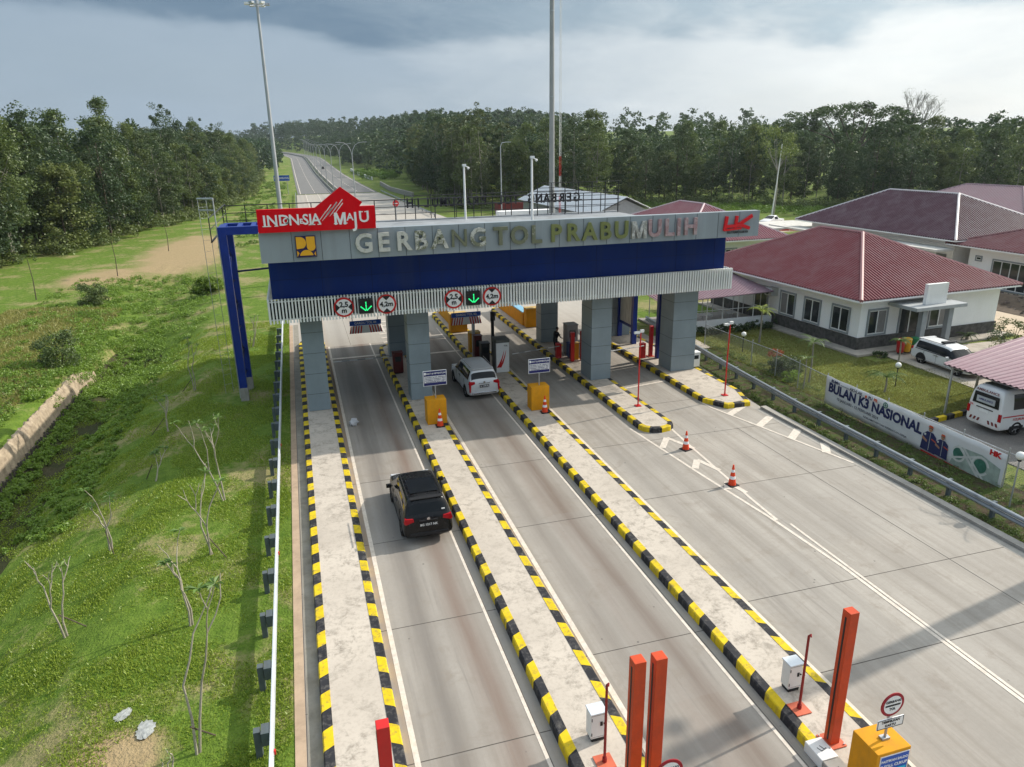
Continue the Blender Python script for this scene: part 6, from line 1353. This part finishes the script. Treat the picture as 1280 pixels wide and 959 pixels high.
# single bushes
def bush(label, x, y, r, h, leaf, name='bush', size=.13, nc=46, per=120, cat='bush'):
    o = thing(name, label, cat, (x, y, float(H(x, y)))); a = rng.uniform(0, 6.28, nc); t = rng.uniform(.1, 1, nc); q = r*np.sqrt(rng.uniform(.1, 1, nc))*np.sqrt(np.clip(1-(t-.35)**2*1.6, 0, 1))
    C = np.stack([q*np.cos(a), q*np.sin(a), h*t*.88], 1); V, F = quads(clumps(C, rng.uniform(.25, .42, nc)*r, per), size); me = npmesh('foliage', V, F, [leaf]); c_ = bpy.data.objects.new('foliage', me); col.objects.link(c_); c_.parent = o
    mb = MB()
    for k in range(5): mb.path([(0, 0, -.1), tuple(C[k]*.9)], [.035, .015], 5)
    mb.build('stem', BARKD, o); return o
bush('large round dark green bush by the end of the stone wall', -16.5, 54.5, 1.45, 2.7, LF1); bush('smaller round bush farther up the grassy field', -19.2, 76, 1.25, 2.2, LF1); bush('leafy bush by the ditch near the tan dirt patch', -9.3, 79, 1.5, 1.7, LF4, size=.2)
# thin young trees in the field
for i, (x, y, h, lab) in enumerate(((-20.4, 93, 4, 'thin young tree with small flat crown left of the tan dirt patch'), (-25.1, 80, 4, 'thin bare young tree at the left edge of the field'), (-17.9, 114.5, 3.7, 'thin young tree standing on the tan dirt patch'))):
    o = thing('young_tree', lab, 'young tree', (x, y, float(H(x, y)))); MB().path([(0, 0, -.1), (.1, 0, h*.5), (0, 0, h)], [.06, .045, .03], 6).build('trunk', BARKD, o)
    C = np.array([(random.uniform(-.9, .9), random.uniform(-.6, .6), h+random.uniform(-.1, .3)) for _ in range(9 if i == 0 else 4)]); V, F = quads(clumps(C, np.full(len(C), .35), 30), .16); me = npmesh('crown', V, F, [LF1]); c_ = bpy.data.objects.new('crown', me); col.objects.link(c_); c_.parent = o
# frangipani saplings on the verge
SAPB = mat('sapling_bark', (.38, .34, .27), .85, 0, .25, 5); STK = mat('timber_stake', (.10, .08, .06), .9, 0, .3, 6)
SLEAF = leafmat('sapling_leaves', (.08, .15, .03), (.14, .22, .06), .3, 4)
def leafblade(mb, p, d, L_, w):
    d = Vector(d).normalized(); s = d.cross(Vector((0, 0, 1))).normalized()*w; m = Vector(p)+d*L_*.5+Vector((0, 0, L_*.08)); e = Vector(p)+d*L_-Vector((0, 0, L_*.12)); mb.face([tuple(p), tuple(m-s), tuple(e), tuple(m+s)])
def sapling(label, x, y, h, lx, seed, leafy=.3, stakes=1):
    rg = random.Random(seed); o = thing('young_plumeria_tree', label, 'sapling', (x, y, float(H(x, y)))); mb = MB(); lf = MB(); tips = []
    def br(p, d, l, r, k):
        m = p+d*l*.5+Vector((rg.uniform(-.06, .06), rg.uniform(-.06, .06), 0)); q = m+(d+Vector((rg.uniform(-.15, .15), rg.uniform(-.15, .15), .1))).normalized()*l*.5; mb.path([p, m, q], [r, r*.85, r*.7], 7)
        if k == 0: tips.append((q, d)); return
        a0 = rg.uniform(0, 6.28)
        for j in range(1 if rg.random() < .35 else 2): a = a0+j*2.6+rg.uniform(-.4, .4); br(q, (d+Vector((math.cos(a)*.42, math.sin(a)*.42, .3))).normalized(), l*rg.uniform(.5, .85), r*.72, k-1)
    for j in range(2 if h > 2 else 1): br(Vector((.06*j, .05*j, -.05)), Vector((lx/h+rg.uniform(-.12, .12)*j, rg.uniform(-.1, .1), 1)).normalized(), h*.36, .036, 3)
    mb.build('trunk', SAPB, o, smooth=True)
    for q, d in tips:
        if rg.random() < leafy+.12:
            for j in range(rg.randint(5, 10)): a = rg.uniform(0, 6.28); leafblade(lf, q, (math.cos(a), math.sin(a), rg.uniform(.0, .5)), rg.uniform(.2, .34), .045)
        else: leafblade(lf, q, (rg.uniform(-1, 1), rg.uniform(-1, 1), .4), .12, .02)
    lf.build('leaves', SLEAF, o, fix=False)
    for j in range(stakes):
        a = seed*1.7+j*2.4; MB().tube((.75*math.cos(a), .6*math.sin(a), -.05), (-.02, 0, .8), .02, n=6).build('stake', STK, o)
for i, (x, y, h, lx, lf, lab) in enumerate(((-7.8, 26.6, 2.7, .1, .9, 'leafy sapling with big leaves below the shadow edge on the left verge'), (-8.05, 21.6, 3.4, -.1, .35, 'leggy forked sapling nearest the left edge of the picture'), (-7.05, 32.0, 1.7, .3, .25, 'short sapling inside the gate shadow beside the ditch'),
      (-4.0, 28.8, 4.0, -.8, .15, 'pale leafless leaning sapling, taller of the two close together at the shadow edge'), (-4.1, 24.5, 3.4, .1, .3, 'bushy upright sapling close to the guard rail'), (-3.55, 15.1, 5.4, .35, .12, 'tallest bare sapling at the bottom near the guard rail'), (-6.85, 44.8, 4.3, 0, .2, 'thin sapling with a dark leaf tuft in the grass left of the portal frame foot'),
      (-3.9, 54, 2.9, .6, .1, 'pale leafless sapling seen through the blue portal frame'), (-3.9, 14.0, 1.3, .1, 0, 'short bare twig sapling at the bottom edge'), (-4.3, 20.4, 3.2, .1, .2, 'bare multi-branched sapling midway along the guard rail'), (-7.5, 38.5, 2.6, .2, .2, 'thin sapling in the shaded grass above the ditch'))):
    sapling(lab, x, y, h, lx, i+3, lf)
# white litter / lime spill on the verge
bm = bmesh.new(); bmesh.ops.create_icosphere(bm, subdivisions=3, radius=1)
for v in bm.verts: v.co = Vector((v.co.x*.22*random.uniform(.6, 1.2), v.co.y*.33*random.uniform(.6, 1.2), max(-.02, v.co.z*.018*random.uniform(.5, 1.4))))
me = bpy.data.meshes.new('lime_patch'); bm.to_mesh(me); bm.free(); me.materials.append(mat('lime_spill', (.34, .35, .34), .9, 0, .35, 8, .4, (.2, .22, .12))); o = bpy.data.objects.new('mortar_spill', me); col.objects.link(o); o.location = (-4.85, 16.3, .02); tag(o, 'pale mortar spill on the grass near the bottom', 'debris')
o2_ = o.copy(); col.objects.link(o2_); o2_.location = (-5.5, 17.0, .02); o2_.scale = (1.1, .5, .7); o2_.rotation_euler = (0, 0, .9); tag(o2_, 'smaller pale mortar streak just above the larger spill', 'debris')
palm_later = (29.8, 19.2)
# garden plants on the right
def palm(label, x, y, h, n, L_, m, tr=.06, name='young_palm'):
    rg = random.Random(int(x*10)); o = thing(name, label, 'palm', (x, y, 0)); MB().path([(0, 0, 0), (.05, 0, h*.5), (0, 0, h)], [tr*1.3, tr, tr*.8], 8).build('trunk', BARK, o, smooth=True); mb = MB()
    for k in range(n):
        a = k*2*math.pi/n+rg.uniform(-.3, .3); el = rg.uniform(.35, 1.0); P = []; p = Vector((0, 0, h))
        for j in range(7): d = Vector((math.cos(a)*math.cos(el), math.sin(a)*math.cos(el), math.sin(el))); P.append(p.copy()); p += d*L_/6; el -= .3
        mb.path(P, [.018]*6+[.006], 4); s = Vector((-math.sin(a), math.cos(a), 0))
        for j in range(1, 7):
            for q in (.0, .33, .66):
                pp_ = P[j-1].lerp(P[j], q); l = L_*.28*math.sin(math.pi*min(1, (j+q)/7+.12)); f = (P[j]-P[j-1]).normalized()
                for sg in (-1, 1): e = pp_+(s*sg+f*.6).normalized()*l-Vector((0, 0, l*.25)); mb.face([tuple(pp_), tuple(pp_+f*.035), tuple(e)])
    mb.build('fronds', m, o, fix=False); return o
PLF = leafmat('palm_leaves', (.07, .12, .03), (.13, .19, .06), .3, 3)
palm('tall thin palm beside the veranda wall', 30.9, 42.6, 2.3, 8, 1.2, leafmat('yellow_palm', (.2, .26, .03), (.28, .34, .06), .3, 3)); palm('small palm with drooping fronds right of the flower bed', 28.3, 33.9, 2.5, 7, 1.1, PLF, .045); palm('low palm on the lawn above the banner', 31.1, 31.0, .9, 9, 1.4, PLF, .05); palm('small palm on the lawn in front of the litter bins', 35.4, 34.6, 1.7, 10, .8, PLF, .05)
palm('small palm with spread leaves beside the carport post', 36.1, 29.6, 1.9, 8, .8, PLF, .06); palm('cycad-like palm right of the patrol car', 44.6, 38.0, .4, 12, .9, LF2, .12); palm('feathery palm outside the right edge that shades the pavement', 30.3, 19.4, 4.6, 16, 2.4, PLF, .1); palm('slender palm near the fence on the lawn', 27.2, 33.0, 1.8, 5, .7, PLF, .035)
bush('round green shrub inside the garden behind the wire fence', 28.2, 36.0, .95, 1.0, LF3, size=.12, nc=30); bush('reddish-leaved shrub behind the wire fence', 28.9, 37.9, .55, 1.0, leafmat('red_leaves', (.18, .05, .03), (.30, .10, .05), .2, 4), size=.12, nc=12, per=40); bush('small shrub at the foot of the fence posts', 27.6, 34.6, .6, .5, LF5, nc=12, per=40)
bush('leafy ornamental tree on the grass at the right edge before the beige yard', 44.9, 34.9, 1.1, 2.6, LF3, 'ornamental_tree', .14, 30, 45, 'tree'); bush('low dark shrub right of the cycad', 47.0, 37.5, .7, .6, LF2, nc=12, per=40); bush('small dark shrub at the office corner', 35.9, 36.6, .5, .45, LF2, nc=10, per=36); bush('rounded shrub at the right edge by the ornamental tree', 47.8, 35.6, .8, .8, LF3, nc=14, per=40)
bushes('hedge', 'dark hedge planted along the veranda wall', [(25.6+k*.42, 46.3-random.uniform(0, .6)*1.0, .42, .7) for k in range(22)], LF2, 34, .15, 6)
bushes('ground_cover', 'scrubby weeds between the right guard rail and the fence', [(random.uniform(24.9, 26.4) if random.random() < .6 else random.uniform(27, 27.8), random.uniform(12, 44), random.uniform(.15, .4), random.uniform(.05, .18)) for _ in range(420)]+[(random.uniform(23.35, 24.0), random.uniform(12, 40), random.uniform(.12, .28), random.uniform(.05, .14)) for _ in range(260)], leafmat('verge_weeds', (.06, .10, .018), (.12, .16, .035), .3, 3), 12, .065, 5)
# grass blades on the near verge and lawn
def grass(name, label, n, xr, yr, hgt, leaf, dens=None, seg=3):
    x = rng.uniform(*xr, n); y = yr[0]+(yr[1]-yr[0])*rng.uniform(0, 1, n)**1.35
    if dens is not None: k = dens(x, y); x, y = x[k], y[k]
    z = H(x, y); m = len(x); a = rng.uniform(0, 6.28, m); h = hgt*rng.uniform(.4, 1.3, m)*(.65+.7*(np.sin(x*1.7+y*.6)*np.sin(y*1.1-x)*.5+.5)); w = .012+.006*rng.uniform(0, 1, m)+y*.0004
    b = np.stack([x, y, z-.01], 1); s = np.stack([np.cos(a)*w, np.sin(a)*w, np.zeros(m)], 1); ln = np.stack([rng.normal(size=m)*.4*h, rng.normal(size=m)*.4*h, h], 1)
    V = np.stack([b-s, b+s, b+ln], 1).reshape(-1, 3); F = np.arange(3*m).reshape(m, 3); me = npmesh(name, V, F, [leaf]); o = bpy.data.objects.new(name, me); col.objects.link(o); tag(o, label, 'grass', None, 'stuff'); return o
def bare_(x, y): return (np.sin(x*.9+y*.35)*np.sin(y*.8-x*.5)+.6*np.sin(x*2.3+1.0)*np.sin(y*2.1)) < rng.uniform(-.25, .7, len(x))
GL = leafmat('grass_blades', (.11, .195, .02), (.23, .31, .05), .35, .9)
grass('grass_blades', 'short grass blades on the verge beside the left guard rail', 330000, (-14, -1.35), (12.5, 62), .06, GL, bare_)
grass('long_grass', 'longer straw-green grass beyond the ditch', 90000, (-26, -16.5), (28, 75), .22, leafmat('straw_grass', (.16, .18, .045), (.28, .26, .09), .3, .8))
grass('lawn_grass', 'short lawn grass in the office garden', 110000, (26.9, 37), (26, 47), .06, leafmat('lawn_blades', (.11, .14, .03), (.20, .21, .07), .3, .9), lambda x, y: ((x < 35) | (y < 36)) & ~((x > 29) & (y < 27)) & (rng.uniform(0, 1, len(x)) < .8))

# ------------------------------------------------------------------ people
def person(label, loc, rz, shirt, trousers, pose='stand', hair=(.015, .012, .01)):
    o = thing('person', label, 'person', loc, rz); lean = .12 if pose == 'lean' else 0
    J = {'pel': (0, 0, .93), 'waist': (lean*.4, 0, 1.08), 'chest': (lean, 0, 1.32), 'neck': (lean*1.3, 0, 1.48), 'head0': (lean*1.5, 0, 1.56), 'head': (lean*1.6+.01, 0, 1.64), 'top': (lean*1.6, 0, 1.72)}
    Rr = {'pel': .15, 'waist': .135, 'chest': .15, 'neck': .055, 'head0': .07, 'head': .092, 'top': .07}
    E = [('pel', 'waist'), ('waist', 'chest'), ('chest', 'neck'), ('neck', 'head0'), ('head0', 'head'), ('head', 'top')]
    for s, n in ((1, 'l'), (-1, 'r')):
        fw = .1 if s > 0 else -.04
        J.update({'hip'+n: (0, s*.09, .86), 'knee'+n: (fw*.7+.03, s*.1, .48), 'ank'+n: (fw, s*.11, .09), 'toe'+n: (fw+.17, s*.12, .045), 'sh'+n: (lean, s*.19, 1.40), 'el'+n: (lean+.1+(.12 if s > 0 else 0), s*.24, 1.14), 'wr'+n: (lean+.32, s*.17, 1.14 if s > 0 else .98), 'ha'+n: (lean+.41, s*.15, 1.15 if s > 0 else .96)})
        Rr.update({'hip'+n: .1, 'knee'+n: .062, 'ank'+n: .042, 'toe'+n: .035, 'sh'+n: .07, 'el'+n: .047, 'wr'+n: .03, 'ha'+n: .034}); E += [('pel', 'hip'+n), ('hip'+n, 'knee'+n), ('knee'+n, 'ank'+n), ('ank'+n, 'toe'+n), ('chest', 'sh'+n), ('sh'+n, 'el'+n), ('el'+n, 'wr'+n), ('wr'+n, 'ha'+n)]
        for f in range(5):
            a = (f-2)*.018; L_ = (.045, .075, .082, .076, .06)[f]; b = J['ha'+n]; k1 = 'f%d%s' % (f, n); k2 = 'g%d%s' % (f, n)
            J[k1] = (b[0]+(.02 if f else 0)+L_*.5, b[1]+a*(1 if f else 2.4)*s, b[2]-.005); J[k2] = (J[k1][0]+L_*.45, J[k1][1], J[k1][2]-.025); Rr[k1] = .009; Rr[k2] = .007; E += [('ha'+n, k1), (k1, k2)]
    names = list(J); me = bpy.data.meshes.new('t'); me.from_pydata([J[k] for k in names], [(names.index(a), names.index(b)) for a, b in E], []); t = bpy.data.objects.new('t', me); col.objects.link(t)
    t.modifiers.new('k', 'SKIN'); me.skin_vertices or None
    for i, k in enumerate(names): me.skin_vertices[0].data[i].radius = (Rr[k], Rr[k]*(1.2 if k in ('chest', 'waist', 'pel') else 1)); me.skin_vertices[0].data[i].use_root = (k == 'pel')
    sb = t.modifiers.new('s', 'SUBSURF'); sb.levels = 2; bpy.context.view_layer.update()
    m2 = bpy.data.meshes.new_from_object(t.evaluated_get(bpy.context.evaluated_depsgraph_get())); bpy.data.objects.remove(t); m2.name = 'body'
    m2.materials.clear()
    for m in (mat('skin', (.30, .17, .11), .6, 0, .08), shirt, trousers, M_['black']): m2.materials.append(m)
    for p in m2.polygons:
        c_ = p.center; p.use_smooth = True
        wr = min((c_-Vector(J['wrl'])).length, (c_-Vector(J['wrr'])).length, (c_-Vector(J['hal'])).length*.9, (c_-Vector(J['har'])).length*.9)
        p.material_index = 3 if c_.z < .085 else 2 if c_.z < .93 and abs(c_.y) < .22 and c_.x < .25 else 0 if (c_.z > 1.47 or wr < .05 or c_.x > lean+.37) else 1
    b = bpy.data.objects.new('body', m2); col.objects.link(b); b.parent = o; hx = lean*1.6
    MB().sphere((hx-.015, 0, 1.70), (.10, .088, .075), 14, 8).build('hair', mat('black_hair', hair, .7), b, smooth=True)
    mb = MB(); mb.sphere((hx+.105, 0, 1.635), (.018, .014, .02), 8, 6); mb.build('nose', MC['skin'], b); mb = MB()
    for s in (-1, 1): mb.sphere((hx+.09, s*.032, 1.655), .011, 8, 6)
    mb.b2((hx+.085, -.025, 1.594), (hx+.098, .025, 1.60)); mb.build('eyes_and_mouth', M_['black'], b)
    for s in (-1, 1): MB().sphere((hx, s*.093, 1.64), (.018, .012, .03), 8, 6).build('ear', MC['skin'], b)
    return o
DKC = mat('black_clothes', (.02, .02, .024), .9, 0, .2); GYC = mat('grey_shirt', (.25, .26, .27), .9); BLC = mat('blue_trousers', (.02, .06, .16), .9)
person('person in black clothes standing beside the grey cabinet on the third pillar island', (16.0, 44.2, .25), R_(20), DKC, DKC, 'lean')
person('person in dark clothes standing by the grey door of the far hall', (61.6, 57.0, 0), R_(200), mat('brown_shirt', (.06, .035, .03), .9), DKC)
# ------------------------------------------------------------------ air
hz = MB().b2((-905, -45, -4), (1205, 3210, 48)).build('haze', [], None); hz['kind'] = 'stuff'; hz['label'] = 'thin humid haze that pales the far woods'; hz['category'] = 'haze'
hm = bpy.data.materials.new('humid_air'); hm.use_nodes = True; ht = hm.node_tree; ht.nodes.clear(); ho = ht.nodes.new('ShaderNodeOutputMaterial'); hv = ht.nodes.new('ShaderNodeVolumePrincipled')
hv.inputs['Density'].default_value = .00012; hv.inputs['Color'].default_value = (.80, .88, .96, 1); hv.inputs['Anisotropy'].default_value = .35; ht.links.new(hv.outputs[0], ho.inputs['Volume']); hz.data.materials.append(hm)
scene.cycles.volume_bounces = 0
